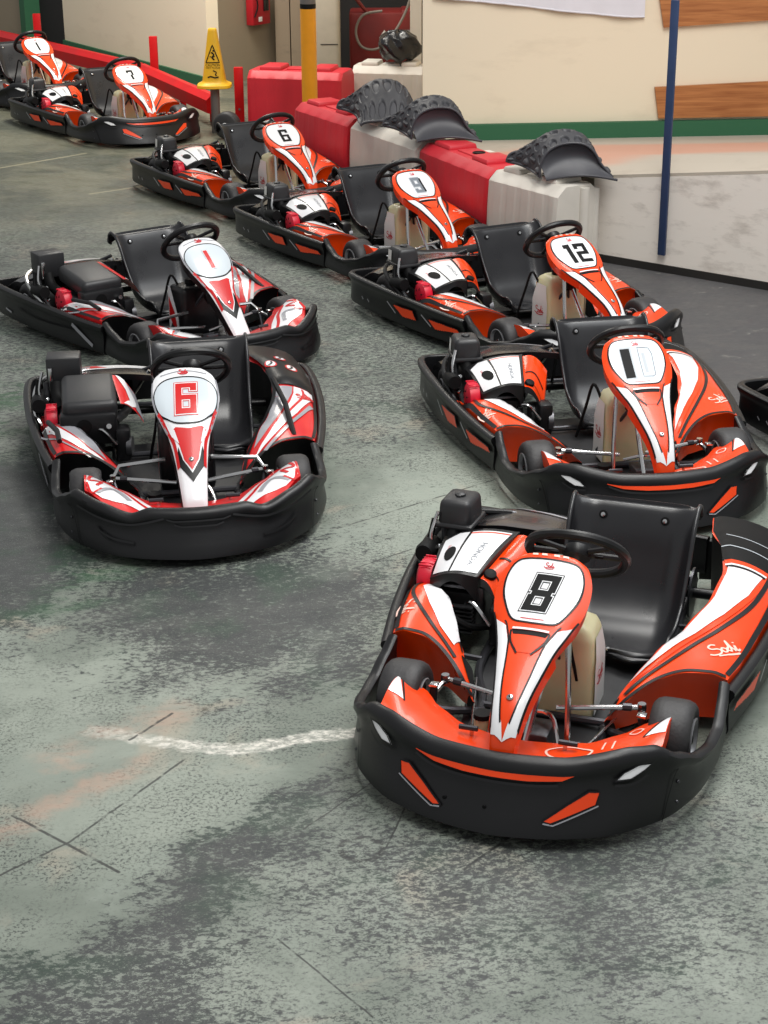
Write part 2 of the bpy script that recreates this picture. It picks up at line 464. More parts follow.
            mb.ribbon(F, [(s_of(.05), .165), (s_of(.15), .12), (s_of(.24), .075)], .022, GREY, off=.004, flip=fl)
        for x in (-.8, -.5, .2):
            mb.lathe([(0, 0), (.006, 0), (.005, .004), (0, .005)], sb.face(s_of(x), .185, .0), -sb.base(s_of(x))[1], FRAME, 8)
        mb.build('side_bumper', root)
    # ---- rear bumper
    mb = MB()
    rb = Band([(-.80, -.24), (-.86, -.26), (-.885, -.2), (-.89, 0), (-.885, .2), (-.86, .26), (-.80, .24)], lambda a: .19, lambda a: .06, 1, n=40)
    rb = Band([(-.875, -.335), (-.895, -.2), (-.90, 0), (-.895, .2), (-.875, .335)], lambda a: .23, lambda a: .08, -1, n=30)
    rb.mesh(mb, BPLASTIC, BPROF)
    mb.build('rear_bumper', root)
    # ---- side pods
    for side in (1, -1):
        S, xf, xr, yi, yo = pod_surface(side); mb = MB()
        def top(u, v):
            x1 = xf(v); x = xr+(x1-xr)*u; a, b = interp(yi, x), interp(yo, x)
            return S(x, side*(a+(b-a)*v))
        pod_mat = BODY
        mb.grid(top, 44, 14, pod_mat)
        def wall_(p, dx, z): q = p.copy(); q.x += dx; q.z = z; return q
        def frontf(u, v):
            p = top(1, u); lo = .055 if u > .12 else .055; k = v
            q = p.copy(); q.z = p.z+(lo-p.z)*k; q.x = p.x-.035*math.sin(PI*k*.5)-.01; 
            if v == 0: return p
            return q
        mb.grid(frontf, 14, 6, BODY if O else BLINE)
        mb.grid(lambda u, v: (lambda p: Vector((p.x, p.y+side*.01*v, p.z+(.055-p.z)*v)))(top(u, 0)), 44, 4, BMATTE)
        mb.grid(lambda u, v: (lambda p: Vector((p.x, p.y, p.z+(.06-p.z)*v)))(top(u, 1)), 44, 3, BODY)
        mb.grid(lambda u, v: (lambda p: Vector((p.x, p.y, p.z+(.06-p.z)*v)))(top(0, u)), 14, 3, BPLASTIC)
        fl = side < 0
        # decals are given with y positive and mirrored
        D = lambda poly, m, **k: mb.decal(S, [(x, side*y) for x, y in poly], m, flip=False, **k)
        R = lambda pts, w, m, **k: mb.ribbon(S, [(x, side*y) for x, y in pts], w, m, flip=False, **k)
        arc = [(xf(v)-.012, 0) for v in (0,)]
        def edge(v, inset): x = xf(v)-inset; a, b = interp(yi, x), interp(yo, x); return (x, a+(b-a)*v)
        if O:
            R([edge(v, .012) for v in (.02, .1, .2, .35, .55, .75, .97)], .016, BPLASTIC, off=.003)
            R([(x, interp(yo, x)-.010) for x in ([-.9, -.6, -.3, 0, .15, .26] if side > 0 else [-.5, -.3, 0, .15, .26])], .016, BPLASTIC, off=.003)
            if side > 0:
                D([(-.915, .345), (-.75, .365), (-.60, .415), (-.475, .442), (-.475, .612), (-.75, .625), (-.915, .615)], BMATTE, off=.003)
                for x in (-.70, -.585): R([(x, .42), (x, .605)], .007, FADED, smooth=0, off=.0042)
                D([(-.475, .448), (-.475, .607), (-.445, .604), (-.445, .455)], BODY, off=.0032)
                D([(-.445, .455), (-.445, .604), (-.432, .603), (-.432, .458)], WHITE, off=.0032)
                R([(-.424, .463), (-.424, .600)], .012, BLINE, smooth=0, off=.0034)
                D([(-.415, .470), (-.415, .592), (-.25, .565), (-.08, .505), (.06, .430), (.19, .345), (.33, .262), (.22, .300), (.10, .352), (-.05, .418), (-.2, .457), (-.36, .472)], WHITE, off=.0032, res=.02)
                R([(-.40, .602), (-.25, .580), (-.06, .517), (.09, .436), (.22, .352), (.36, .265)], .007, BODY, off=.0036)
                R([(-.90, .615), (-.6, .620), (-.38, .610), (-.2, .585), (-.03, .528), (.12, .449), (.25, .365), (.40, .262)], .015, BPLASTIC, off=.004)
                script(mb, S, (.12, .535), (-.75, .66), (-.66, -.75), .052, SCRIPT_W, w=.007)
                mb.decal(S, [(.40, .245), (.44, .238), (.46, .228), (.42, .228)], BMATTE, off=.003, smooth=4)
            else:
                D([(-.10, .548), (-.02, .560), (.10, .500), (.22, .425), (.30, .352), (.24, .348), (.12, .400), (0, .462)], WHITE, off=.0035)
                R([(-.13, .588), (0, .590), (.12, .53), (.24, .44), (.36, .330)], .013, BPLASTIC, off=.004)
                R([(-.06, .510), (.05, .437), (.18, .378), (.30, .322)], .006, BPLASTIC, off=.0026)
                D([(.32, .318), (.37, .295), (.43, .255), (.41, .250), (.35, .275)], BMATTE, off=.003, smooth=4)
                script(mb, S, (.12, -.575), (1, .12), (-.12, 1), .048, SCRIPT_W, w=.007)
        else:
            R([(x, interp(yi, x)+.012) for x in ([-.5, -.3, -.1, .1, .3, .45] if side > 0 else [-.1, .1, .3, .45])], .018, BLINE, off=.003)
            if side > 0:
                DK = lambda x, y: S(x, y)+Vector((0, 0, .018*min(1, max(0, (-.30-x)/.05))))
                q = [(-.90, .36), (-.70, .385), (-.50, .44), (-.30, .455), (-.30, .640), (-.6, .650), (-.90, .618)]
                mb.decal(DK, q, BLINE, off=.003, res=.03); mb.decal(S, [(-.31, .45), (-.31, .645), (-.295, .645), (-.295, .45)], BLINE, off=.004)
                for px, py in ((-.520, .470), (-.640, .525), (-.500, .565)):
                    c = [(px+.044*math.cos(2*PI*k/16), py+.030*math.sin(2*PI*k/16)) for k in range(16)]
                    mb.decal(DK, c, RED, off=.0045); c = [(px+.036*math.cos(2*PI*k/16), py+.022*math.sin(2*PI*k/16)) for k in range(16)]
                    mb.decal(DK, c, WHITE, off=.0058)
                    mb.ribbon(DK, [(px+.026, py-.012), (px-.004, py+.004), (px-.028, py+.002)], .010, BLINE, off=.0068)
                D([(-.28, .465), (-.28, .545), (-.20, .532), (-.05, .48), (.12, .40), (.3, .30), (.18, .33), (0, .40), (-.2, .452)], GREY, off=.0015)
                D([(-.28, .55), (-.28, .635), (-.20, .628), (-.10, .585), (.02, .53), (.2, .42), (.4, .29), (.28, .34), (.1, .43), (-.1, .512), (-.2, .54)], WHITE, off=.0035)
                R([(-.1, .61), (.02, .555), (.18, .46), (.36, .345)], .018, GREY, off=.0045)
                R([(-.27, .588), (-.2, .585), (-.1, .548), (.04, .478)], .012, RED, off=.0048)
                script(mb, S, (-.19, .588), (-.5, .86), (-.86, -.5), .036, RED, w=.009, off=.0055)
            else:
                D([(-.5, .632), (-.3, .625), (-.14, .60), (0, .55), (.16, .47), (.33, .35), (.2, .385), (.05, .45), (-.1, .55), (-.3, .62)], GREY, off=.0015)
                D([(-.2, .655), (0, .62), (.12, .55), (.24, .465), (.4, .33), (.28, .40), (.14, .48), (0, .56), (-.12, .625)], WHITE, off=.002)
                R([(-.1, .66), (.05, .615), (.2, .52), (.34, .42)], .008, GREY, off=.003)
                R([(-.02, .57), (.12, .49), (.26, .41)], .008, RED, off=.003)
            R([edge(v, .012) for v in (.02, .1, .2, .35, .55, .75, .97)], .020, BPLASTIC, off=.003)
            R([(x, interp(yo, x)-.008) for x in ([-.9, -.6, -.3, 0, .15, .26] if side > 0 else [-.5, -.3, 0, .15, .26])], .014, BPLASTIC, off=.003)
        o = mb.build('side_pod', root)
        if not O:
            mb = MB()
            if side > 0: mb.tube([(-.26, .452, .345), (.0, .478, .310), (.25, .488, .235)], .013, BPLASTIC)
            else: mb.tube([(-.02, -.60, .28), (.12, -.56, .285), (.22, -.55, .27)], .012, BPLASTIC)
            mb.build('strut', root)
    # ---- nose tray between the front wheels
    mb = MB()
    xi = [(0, .725), (.1, .718), (.2, .69), (.3, .64), (.36, .575), (.45, .545)]
    zz = [(0, .135), (.2, .14), (.32, .165), (.45, .205)] if O else [(0, .135), (.18, .145), (.3, .185), (.45, .225)]
    xo = [(0, 1.055), (.12, 1.045), (.25, 1.0), (.36, .92), (.45, .80)]
    def TR(x, y):
        v = abs(y); a, b = interp(xi, v), interp(xo, v); u = min(1, max(0, (x-a)/(b-a)))
        return Vector((x, y, interp(zz, v)+.035*math.sin(PI*min(1, u*1.1))*(.4+v)+.02*u))
    def tr(u, v):
        y = (v-.5)*.9; a, b = interp(xi, abs(y)), interp(xo, abs(y)); return TR(a+(b-a)*u-(0 if O else .03)*u, y)
    mb.grid(tr, 12, 40, BODY)
    mb.grid(lambda u, v: (lambda p: Vector((p.x+.01*u, p.y, p.z-.06*u)))(tr(0, v)), 2, 40, BODY)
    mb.grid(lambda u, v: (lambda p: Vector((p.x, p.y, p.z-.06*u)))(tr(1, v)), 2, 40, BODY)
    for e in (0, 1): mb.grid(lambda u, v: (lambda p: Vector((p.x, p.y, p.z-.06*v)))(tr(u, e)), 12, 2, BODY)
    for sg in (-1, 1):
        if O:
            mb.decal(TR, [(x, sg*y) for x, y in ((.60, .448), (.72, .448), (.74, .39))], WHITE, off=.002)
            mb.ribbon(TR, [(.58, sg*.445), (.745, sg*.385)], .006, BLINE, smooth=0)
        else:
            mb.decal(TR, [(x, sg*y) for x, y in ((.60, .44), (.76, .44), (.84, .38), (.87, .3), (.95, .16), (.9, .14), (.78, .22), (.68, .31))], WHITE, off=.002)
            mb.ribbon(TR, [(.64, sg*.38), (.72, sg*.30), (.82, sg*.24), (.90, sg*.17)], .018, RED, off=.003)
            mb.ribbon(TR, [(.80, sg*.40), (.74, sg*.33), (.84, sg*.27)], .022, GREY, off=.0035)
            mb.ribbon(TR, [(.62, sg*.42), (.70, sg*.43), (.68, sg*.38), (.74, sg*.40)], .014, RED, off=.004)
            mb.ribbon(TR, [(.72, sg*.44), (.80, sg*.42), (.76, sg*.38)], .010, RED, off=.004)
    if O:
        mb.ribbon(TR, [(.80, .10), (.76, .16), (.80, .24), (.86, .2), (.85, .12)], .008, SCRIPT_W, closed=True, off=.003)
        for y in (.27, .30): mb.ribbon(TR, [(.74, y), (.80, y)], .006, SCRIPT_W, smooth=0, off=.003)
        mb.ribbon(TR, [(.66, .35), (.68, .375), (.71, .36), (.69, .335)], .006, SCRIPT_W, closed=True, off=.003)
    mb.build('nose_tray', root)
    # ---- nose panel with its number plate
    S, wt = nose_surface(style); mb = MB()
    x0, x1 = wt[0][0], wt[-1][0]
    NU = 80
    P = lambda u, v: S(x0+(x1-x0)*u, (v*2-1)*lin(wt, x0+(x1-x0)*u))
    mb.grid(P, NU, 16, BODY if O else WHITE)
    def skirt(e):
        def fn(u, v):
            p = P(u, e).copy(); sg = 1 if e else -1; dp = .055 if O else .06
            p.z -= v*dp*(1-.3*u); p.x -= v*.012; p.y -= sg*v*.012*(1 if u < .55 else -.2); return p
        mb.grid(fn, NU, 3, BODY if O else BLINE)
    skirt(0); skirt(1)
    mb.grid(lambda u, v: P(0, u)+Vector((.01*v, 0, -.05*v)), 16, 2, BODY if O else WHITE)
    mb.grid(lambda u, v: P(1, u)+Vector((-.01*v, 0, -.05*v)), 16, 2, BODY if O else WHITE)
    if O:
        plate = [(.412, -.060), (.412, .060), (.425, .104), (.465, .124), (.52, .122), (.575, .098), (.612, .070), (.620, .03), (.620, -.03), (.612, -.070), (.575, -.098), (.52, -.122), (.465, -.124), (.425, -.104)]
        mb.decal(S, plate, WHITE, off=.0016, smooth=4)
        mb.ribbon(S, plate, .006, BLINE, closed=True, smooth=4, off=.0022)
        # vent slot
        v = [(.655, -.058), (.655, .058), (.685, .054), (.740, .022), (.740, -.022), (.685, -.054)]
        mb.decal(S, v, BODY, off=.0016)
        mb.decal(S, [(.652, -.060), (.652, .060), (.672, .052), (.672, -.052)], BMATTE, off=.0024)
        mb.ribbon(S, [(.655, -.062), (.70, -.052), (.745, -.022)], .006, BLINE, off=.003)
        mb.ribbon(S, [(.655, .062), (.70, .052), (.745, .022)], .006, BLINE, off=.003)
        mb.ribbon(S, [(.650, -.058), (.650, .058)], .008, WHITE, smooth=0, off=.006)
        for sg in (-1, 1):
            ed = lambda x, k: (x, sg*(lin(wt, x)-k))
            xs = [.60, .64, .70, .76, .82, .88, .93, .97]
            mb.decal(S, [ed(x, .004) for x in xs]+[(.985, 0), (.955, sg*.010)]+[ed(x, k) for x, k in ((.93, .024), (.88, .022), (.82, .024), (.76, .030), (.70, .034), (.64, .030))], WHITE, off=.0032, res=.012)
            mb.ribbon(S, [ed(x, k) for x, k in ((.62, .030), (.64, .034), (.70, .037), (.76, .033), (.82, .027), (.88, .025), (.93, .027), (.955, .030))], .005, BLINE, off=.0044)
            mb.ribbon(S, [ed(x, .003) for x in (.58, .62, .70, .78, .86, .96)], .005, BLINE, off=.0044)
        script(mb, S, (.430, .005), (0, 1), (-1, 0), .014, SCRIPT_R, w=.0025)
        mb.ribbon(S, [(.606, -.045), (.607, -.01), (.606, .03)], .0035, SCRIPT_R, off=.0025)
        for y in (-.05, -.02, .02, .05): mb.decal(S, [(.388, y-.012), (.388, y+.006), (.398, y+.008), (.398, y-.010)], SCRIPT_W, off=.002)
        sx = .895
    else:
        mb.ribbon(S, [(.388, -.10), (.372, 0), (.388, .10)], .004, GREY, off=.002)
        plate = [(.402, -.04), (.402, .04), (.415, .095), (.450, .130), (.50, .131), (.545, .108), (.575, .06), (.582, 0), (.575, -.06), (.545, -.108), (.50, -.131), (.450, -.130), (.415, -.095)]
        mb.decal(S, plate, PLATE, off=.0016, smooth=4)
        mb.ribbon(S, plate, .005, BLINE, closed=True, smooth=4, off=.0022)
        mb.decal(S, [(.590, -.055), (.598, 0), (.590, .055), (.60, .078), (.65, .045), (.70, .03), (.735, 0), (.70, -.03), (.65, -.045), (.60, -.078)], RED, off=.0016)
        mb.decal(S, [(.655, -.05), (.700, -.035), (.745, 0), (.700, .035), (.655, .05), (.69, .060), (.72, .05), (.775, 0), (.72, -.05), (.69, -.060)], BLINE, off=.0022)
        for sg in (-1, 1):
            mb.ribbon(S, [(.53, sg*.122), (.58, sg*.095), (.64, sg*.066), (.72, sg*.054)], .010, RED, off=.003)
            mb.decal(S, [(x, sg*y) for x, y in ((.56, .10), (.60, .06), (.645, .045), (.62, .07))], WHITE, off=.0034)
            mb.ribbon(S, [(.40, sg*.133), (.45, sg*.139), (.52, sg*.130), (.60, sg*.088)], .006, GREY, off=.003)
        script(mb, S, (.375, .0), (0, 1), (-1, 0), .018, SCRIPT_R, w=.004)
        sx = .70
    p = mb.lift(S, sx, 0, 0); n = (mb.lift(S, sx, 0, .01)-p).normalized()
    mb.lathe([(0, 0), (.011, 0), (.011, .004), (.007, .008), (0, .009)], p, n, STEEL, 12)
    mb.lathe([(0, .006), (.004, .006), (.004, .010), (0, .0101)], p, n, BMATTE, 8)
    mb.build('nose_panel', root)
    # ---- struts that hold the nose panel
    mb = MB()
    for sg in (-1, 1):
        mb = MB()
        if O: mb.tube([(.56, sg*.10, .45), (.60, sg*.115, .25), (.66, sg*.13, .07)], .010, STEEL)
        else:
            mb.tube([(.40, sg*.10, .22), (.42, sg*.30, .21), (.46, sg*.33, .17)], .010, STEEL)
            mb.tube([(.46, sg*.33, .17), (.55, sg*.30, .08)], .008, FRAME)
        mb.build('panel_support', root)
    # ---- front wheels + stub axles
    for sg in (-1, 1):
        w = MB(); r = .127; hw = .065
        prof = [(.072, -hw+.004), (.085, -hw), (.108, -hw-.002), (.119, -hw+.008), (.126, -hw+.026), (r, -.02), (r, .02), (.126, hw-.026), (.119, hw-.008), (.108, hw+.002), (.085, hw), (.072, hw-.004), (.070, hw-.012)]
        w.lathe([(.066, -hw+.012)]+prof, (.551, sg*.445, .128), (0, 1, 0), BRUBBER, 36)
        wo = w.build('front_wheel', root, sharp=50)
        w = MB()
        w.lathe([(.02, .02), (.03, .048), (.062, .030), (.068, hw-.006), (.073, hw+.001), (.074, hw+.004), (.070, hw+.005), (.066, hw-.002), (.055, .01), (.02, .0)], (.551, sg*.445, .128), (0, sg, 0), RIM, 24)
        w.lathe([(0, .045), (.018, .045), (.018, .062), (.010, .066), (0, .066)], (.551, sg*.445, .128), (0, sg, 0), STEEL, 12)
        w.lathe([(.02, .02), (.055, .02), (.068, hw-.006), (.073, hw+.002), (.070, hw+.004), (.06, .01)], (.551, sg*.445, .128), (0, -sg, 0), RIM, 24)
        w.build('rim', wo)
        m = MB()
        m.tube([(.551, sg*.43, .128), (.551, sg*.34, .125)], .016, STEEL)
        m.tube([(.551, sg*.355, .08), (.551, sg*.345, .18)], .014, FRAME)
        m.tube([(.551, sg*.35, .15), (.50, sg*.34, .16), (.47, sg*.33, .165)], .010, STEEL)
        m.box((.551, sg*.345, .19), (.03, .03, .012), STEEL, .003)
        m.tube([(.56, sg*.355, .12), (.62, sg*.36, .13), (.66, sg*.35, .10)], .007, STEEL)
        m.tube([(.52, sg*.30, .085), (.60, sg*.26, .06)], .009, STEEL)
        m.build('stub_axle', root)
        m = MB()
        m.tube([(.47, sg*.33, .175), (.52, sg*.06, .155)], .009, STEEL)
        m.lathe([(0, -.014), (.014, -.014), (.016, 0), (.014, .014), (0, .014)], (.47, sg*.33, .175), (0, 0, 1), STEEL, 10)
        m.lathe([(.009, 0), (.013, .002), (.013, .03), (.009, .032)], (.475, sg*.30, .173), (.17, -sg, 0), FRAME, 8)
        m.build('tie_rod', root)
    # ---- rear wheels + axle
    for sg in (-1, 1):
        w = MB(); r = .1375; hw = .082
        prof = [(.066, -hw+.012), (.072, -hw+.004), (.088, -hw), (.116, -hw-.002), (.128, -hw+.010), (.136, -hw+.03), (r, -.03), (r, .03), (.136, hw-.03), (.128, hw-.010), (.116, hw+.002), (.088, hw), (.072, hw-.004)]
        w.lathe(prof, (-.535, sg*.575, .1385), (0, 1, 0), BRUBBER, 36)
        wo = w.build('rear_wheel', root, sharp=50)
        w = MB()
        for s2 in (sg, -sg):
            w.lathe([(.02, .02), (.03, .05), (.06, .035), (.068, hw-.006), (.074, hw+.003), (.070, hw+.006), (.055, .02)], (-.535, sg*.575, .1385), (0, s2, 0), RIM, 24)
        w.build('rim', wo)
    m = MB(); m.tube([(-.535, -.52, .1385), (-.535, .52, .1385)], .02, BLINE, 12)
    m.lathe([(.02, -.004), (.095, -.004), (.095, .004), (.02, .004)], (-.535, .33, .1385), (0, 1, 0), FRAME, 28)
    m.lathe([(.02, -.01), (.10, -.008), (.10, .008), (.02, .01)], (-.535, -.30, .1385), (0, 1, 0), FRAME, 28)
    m.build('rear_axle', root)
    # ---- pedals and front hardware
    for sg in (-1, 1):
        m = MB()
        m.tube([(.80, sg*.15, .06), (.78, sg*.15, .18)], .007, STEEL); m.tube([(.785, sg*.13, .185), (.785, sg*.19, .185)], .009, FRAME)
        m.tube([(.80, sg*.12, .06), (.80, sg*.20, .06)], .012, STEEL)
        m.tube([(.79, sg*.15, .11), (.60, sg*.20, .10), (.30, sg*.27, .10)], .005, STEEL)
        m.build('pedal', root)
    m = MB()
    m.box((.62, .02, .10), (.12, .10, .07), ENGINE, .01); m.tube([(.55, -.05, .14), (.60, .06, .17), (.66, .1, .10)], .008, STEEL, smooth=4)
    m.lathe([(0, 0), (.028, 0), (.028, .045), (0, .046)], (.62, -.16, .09), (0, 0, 1), TANK, 14)
    m.lathe([(0, .045), (.03, .045), (.03, .062), (0, .064)], (.62, -.16, .09), (0, 0, 1), BMATTE, 14)
    m.tube([(.62, -.16, .06), (.66, -.05, .07), (.60, .16, .08)], .009, FRAME, smooth=4)
    m.build('brake_master_cylinder', root)
    # ---- steering
    C = Vector((.205, .045, .568)); upv = Vector((.68, 0, .73)).normalized(); rt = Vector((0, 1, 0)); nn = rt.cross(upv).normalized()
    m = MB(); m.tube([C+nn*0, (.72, .0, .085)], .011, STEEL); 
    m.box((.44, .01, .355), (.05, .05, .05), BMATTE, .01)
    m.tube([(.44, .01, .35), (.30, .10, .10)], .008, FRAME); m.tube([(.44, .01, .35), (.30, -.10, .10)], .008, FRAME)
    m.build('steering_column', root)
    m = MB(); pts = []
    for k in range(36):
        a = 2*PI*k/36; rr = .163*(1-.10*max(0, math.sin(a))**4)
        pts.append(C+rt*rr*math.cos(a)+upv*rr*math.sin(a))
    m.tube(pts, .0175, BPLASTIC, 10, closed=True)
    for a in (0, PI, -PI/2, ):
        d = rt*math.cos(a)+upv*math.sin(a); m.tube([C, C+d*.155], .011, BPLASTIC, 8)
        m.box(C+d*.075, (.03, .03, .01), BMATTE, .003)
    for a in (.55, PI-.55):
        d = rt*math.cos(a)+upv*math.sin(a); m.tube([C, C+d*.15], .010, BPLASTIC, 8)
    m.lathe([(0, -.02), (.045, -.02), (.05, 0), (.045, .016), (0, .018)], C, nn, BPLASTIC, 20)
    m.build('steering_wheel', root)
    # ---- seat shell
    cy = .116; prof = cat([(-.535, 0, .455), (-.520, 0, .478), (-.497, 0, .484), (-.475, 0, .470), (-.440, 0, .40), (-.395, 0, .29), (-.345, 0, .19), (-.28, 0, .125), (-.19, 0, .095), (-.10, 0, .10), (-.03, 0, .118), (-.015, 0, .112), (-.015, 0, .098)], 4)
    NP = len(prof)-1
    ht = [(0, .205), (.05, .225), (.12, .232), (.3, .228), (.5, .222), (.7, .218), (.85, .208), (1, .175)]
    dp = [(0, .0), (.1, .006), (.2, .045), (.35, .09), (.5, .115), (.65, .11), (.8, .07), (.92, .03), (1, .0)]
    def seat(u, v, off=0):
        i = min(int(u*NP), NP-1); t = u*NP-i; p = prof[i].lerp(prof[i+1], t)
        A = prof[max(i-1, 0)]; B = prof[min(i+2, NP)]; d = (B-A).normalized(); n = Vector((-d.z, 0, d.x))
        if n.x < 0 and u < .5: n = -n
        if n.z < 0 and u >= .5: n = -n
        w = v*2-1; h = interp(ht, u); k = abs(w)
        side = max(0, (k-.62)/.38); yy = h*(w if k < .62 else math.copysign(.62+.38*math.sin(side*PI/2)**1, w))
        rise = interp(dp, u)*side**1.6
        q = p+n*(rise-off*.012); q.y = cy+yy
        if u < .25: q.z -= .030*side**2*(1-u/.25)
        # front edge scallop between the legs
        if u > .8: q.x += .035*(u-.8)/.2*(math.cos(w*PI*2)*-.5)
        return q
    m = MB(); m.grid(lambda u, v: seat(u, v), NP, 30, BSEAT)
    m.grid(lambda u, v: seat(u, v, 1), NP, 30, BSEAT)
    rim = [seat(k/NP, 0, .5) for k in range(NP+1)]+[seat(1, k/30, .5) for k in range(1, 31)]+[seat(k/NP, 1, .5) for k in range(NP-1, -1, -1)]+[seat(0, k/30, .5) for k in range(29, 0, -1)]
    m.tube(rim, .0085, BSEAT, 8, closed=True)
    so = m.build('seat', root, sharp=60)
    for yv in (.24, .74):
        b = MB(); p = seat(.29, yv); b.lathe([(0, -.004), (.016, -.004), (.016, .004), (0, .005)], p, (.9, 0, .35), BMATTE, 14)
        b.lathe([(0, .004), (.009, .004), (.008, .010), (0, .011)], p, (.9, 0, .35), STEEL, 12)
        b.build('bolt', so)
    b = MB(); b.lathe([(0, 0), (.010, 0), (.008, .007), (0, .008)], seat(.9, .5), (0, 0, 1), STEEL, 12); b.build('bolt', so)
    for y in (-.09, .32):
        m = MB(); m.tube([(-.47, y, .35), (-.53, y*.95, .22), (-.60, y, .09)], .008, FRAME); m.build('seat_stay', root)
    m = MB(); m.tube([(-.46, -.12, .36), (-.50, -.22, .20), (-.53, -.24, .13)], .008, STEEL); m.build('seat_stay', root)
    # ---- fuel tank
    m = MB()
    if O:
        def tk(u, v):
            # rounded super-ellipse column, narrowing at the top
            a = 2*PI*v; e = .28; zs = [(0, .96), (.02, 1), (.6, 1), (.85, .95), (.95, .85), (1, .62)]
            k = interp(zs, u); ca, sa = math.cos(a), math.sin(a)
            x = math.copysign(abs(ca)**e, ca)*.088*k; y = math.copysign(abs(sa)**e, sa)*.125*k
            z = .055+.335*u
            return Vector((.315+x, .03+y, z))
        m.grid(tk, 24, 40, TANK, cv=True); m.add([tk(1, j/40) for j in range(40)], [tuple(range(40))], TANK); m.add([tk(0, j/40) for j in range(40)], [tuple(range(40))], TANK)
        for sg in (-1, 1):
            SS = lambda a, b, sg=sg: Vector((.315+a, .03+sg*.125*(1 if b < .27 else 1-(b-.27)*.9), b))
            q = [(-.08, .075), (.072, .07), (.078, .24), (.05, .345), (-.045, .345), (-.078, .25)]
            m.decal(SS, q, TANKW, off=.004, flip=(sg > 0), res=.03)
            fw = 1 if sg > 0 else -1
            script(m, SS, (0, .20), (fw*-1 if sg > 0 else 1, .1), (-.1, 1), .038, SCRIPT_R, w=.005, flip=(sg > 0), off=.006)
        m.lathe([(0, 0), (.03, 0), (.03, .03), (.024, .036), (0, .037)], (.315, .01, .386), (0, 0, 1), BMATTE, 16)
        m.lathe([(0, 0), (.012, 0), (.012, .04), (0, .04)], (.28, .08, .385), (0, 0, 1), STEEL, 10)
    else:
        m.box((.30, 0, .20), (.17, .24, .30), BPLASTIC, .03, seg=3)
        for sg in (-1, 1):
            SS = lambda a, b, sg=sg: Vector((.30+a, sg*.121, .2+b))
            m.decal(SS, [(-.075, .14), (-.05, .14), (.03, -.02), (.05, -.14), (.02, -.14), (-.03, -.05), (-.078, -.12)], WHITE, off=.002, flip=(sg > 0))
            m.decal(SS, [(-.07, .08), (-.01, 0), (.02, -.1), (-.03, -.08), (-.07, -.04)], RED, off=.003, flip=(sg > 0))
        m.lathe([(0, 0), (.03, 0), (.03, .03), (0, .036)], (.30, -.02, .35), (0, 0, 1), BMATTE, 16)
    m.tube([(.27, -.08, .34), (.24, -.11, .40), (.20, -.13, .28), (.16, -.16, .12)], .007, BMATTE, smooth=5)
    m.tube([(.30, .0, .40), (.33, .06, .46), (.40, .06, .40), (.40, .10, .2)], .006, BMATTE, smooth=5)
    m.build('fuel_tank', root)
    # ---- engine
    m = MB()
    m.box((-.20, -.45, .17), (.24, .20, .18), ENGINE, .02)
    m.box((-.10, -.46, .20), (.10, .17, .09), BMATTE, .012)
    m.box((-.28, -.40, .24), (.20, .17, .10), BMATTE, .02)
    for k in range(7): m.box((-.06+.0*k, -.45, .10+.016*k), (.07, .14, .006), ENGINE, 0)
    m.lathe([(0, 0), (.05, 0), (.055, .02), (.05, .05), (.02, .06), (0, .06)], (-.10, -.32, .16), (0, 1, 0), ENGINE, 18)
    m.tube([(-.02, -.50, .22), (.03, -.46, .20), (.02, -.38, .15), (-.06, -.33, .12)], .013, BMATTE, smooth=5)
    m.tube([(-.02, -.40, .22), (.02, -.36, .24), (.03, -.30, .17)], .008, STEEL, smooth=5)
    m.box((-.015, -.50, .215), (.03, .025, .03), ENGRED, .006)
    m.lathe([(0, 0), (.014, 0), (.016, .018), (0, .02)], (.0, -.46, .22), (1, 0, .3), STEEL, 10)
    m.tube([(-.28, -.58, .10), (-.40, -.60, .20), (-.46, -.61, .33)], .014, ENGINE, smooth=4)
    m.tube([(-.42, -.64, .36), (-.40, -.655, .28), (-.34, -.66, .24)], .012, BMATTE, smooth=4)
    m.lathe([(0, -.07), (.032, -.07), (.038, -.05), (.038, .05), (.032, .07), (0, .07)], (-.36, -.645, .262), (1, 0, .1), BMATTE, 14)
    for x_, y_, z_ in ((-.30, -.62, .22), (-.36, -.60, .27), (-.26, -.36, .30)):
        m.lathe([(0, 0), (.011, 0), (.011, .012), (0, .013)], (x_, y_, z_), (.5, -.5, .7), STEEL, 8)
    m.box((-.02, -.27, .16), (.10, .07, .16), BPLASTIC, .02)
    m.lathe([(0, -.012), (.045, -.012), (.045, .012), (0, .012)], (-.0, -.24, .15), (.2, 1, 0), ENGINE, 16)
    m.build('engine_block', root)
    m = MB()
    m.lathe([(0, -.03), (.066, -.03), (.072, -.01), (.068, .018), (.05, .028), (.02, .030), (0, .030)], (-.165, -.590, .235), (0, -1, 0), ENGRED, 22)
    for k in range(6):
        a = 2*PI*k/6+.3; m.tube([Vector((-.165+.030*math.cos(a), -.619, .235+.030*math.sin(a))), Vector((-.165+.054*math.cos(a), -.611, .235+.054*math.sin(a)))], .005, BMATTE, 6)
    for k in range(5): m.box((-.165-.045+.022*k, -.585, .300), (.006, .05, .008), ENGRED, .002)
    m.build('recoil_starter', root)
    # air box
    m = MB(); Rz = Matrix.Rotation(-.05, 4, 'Z')
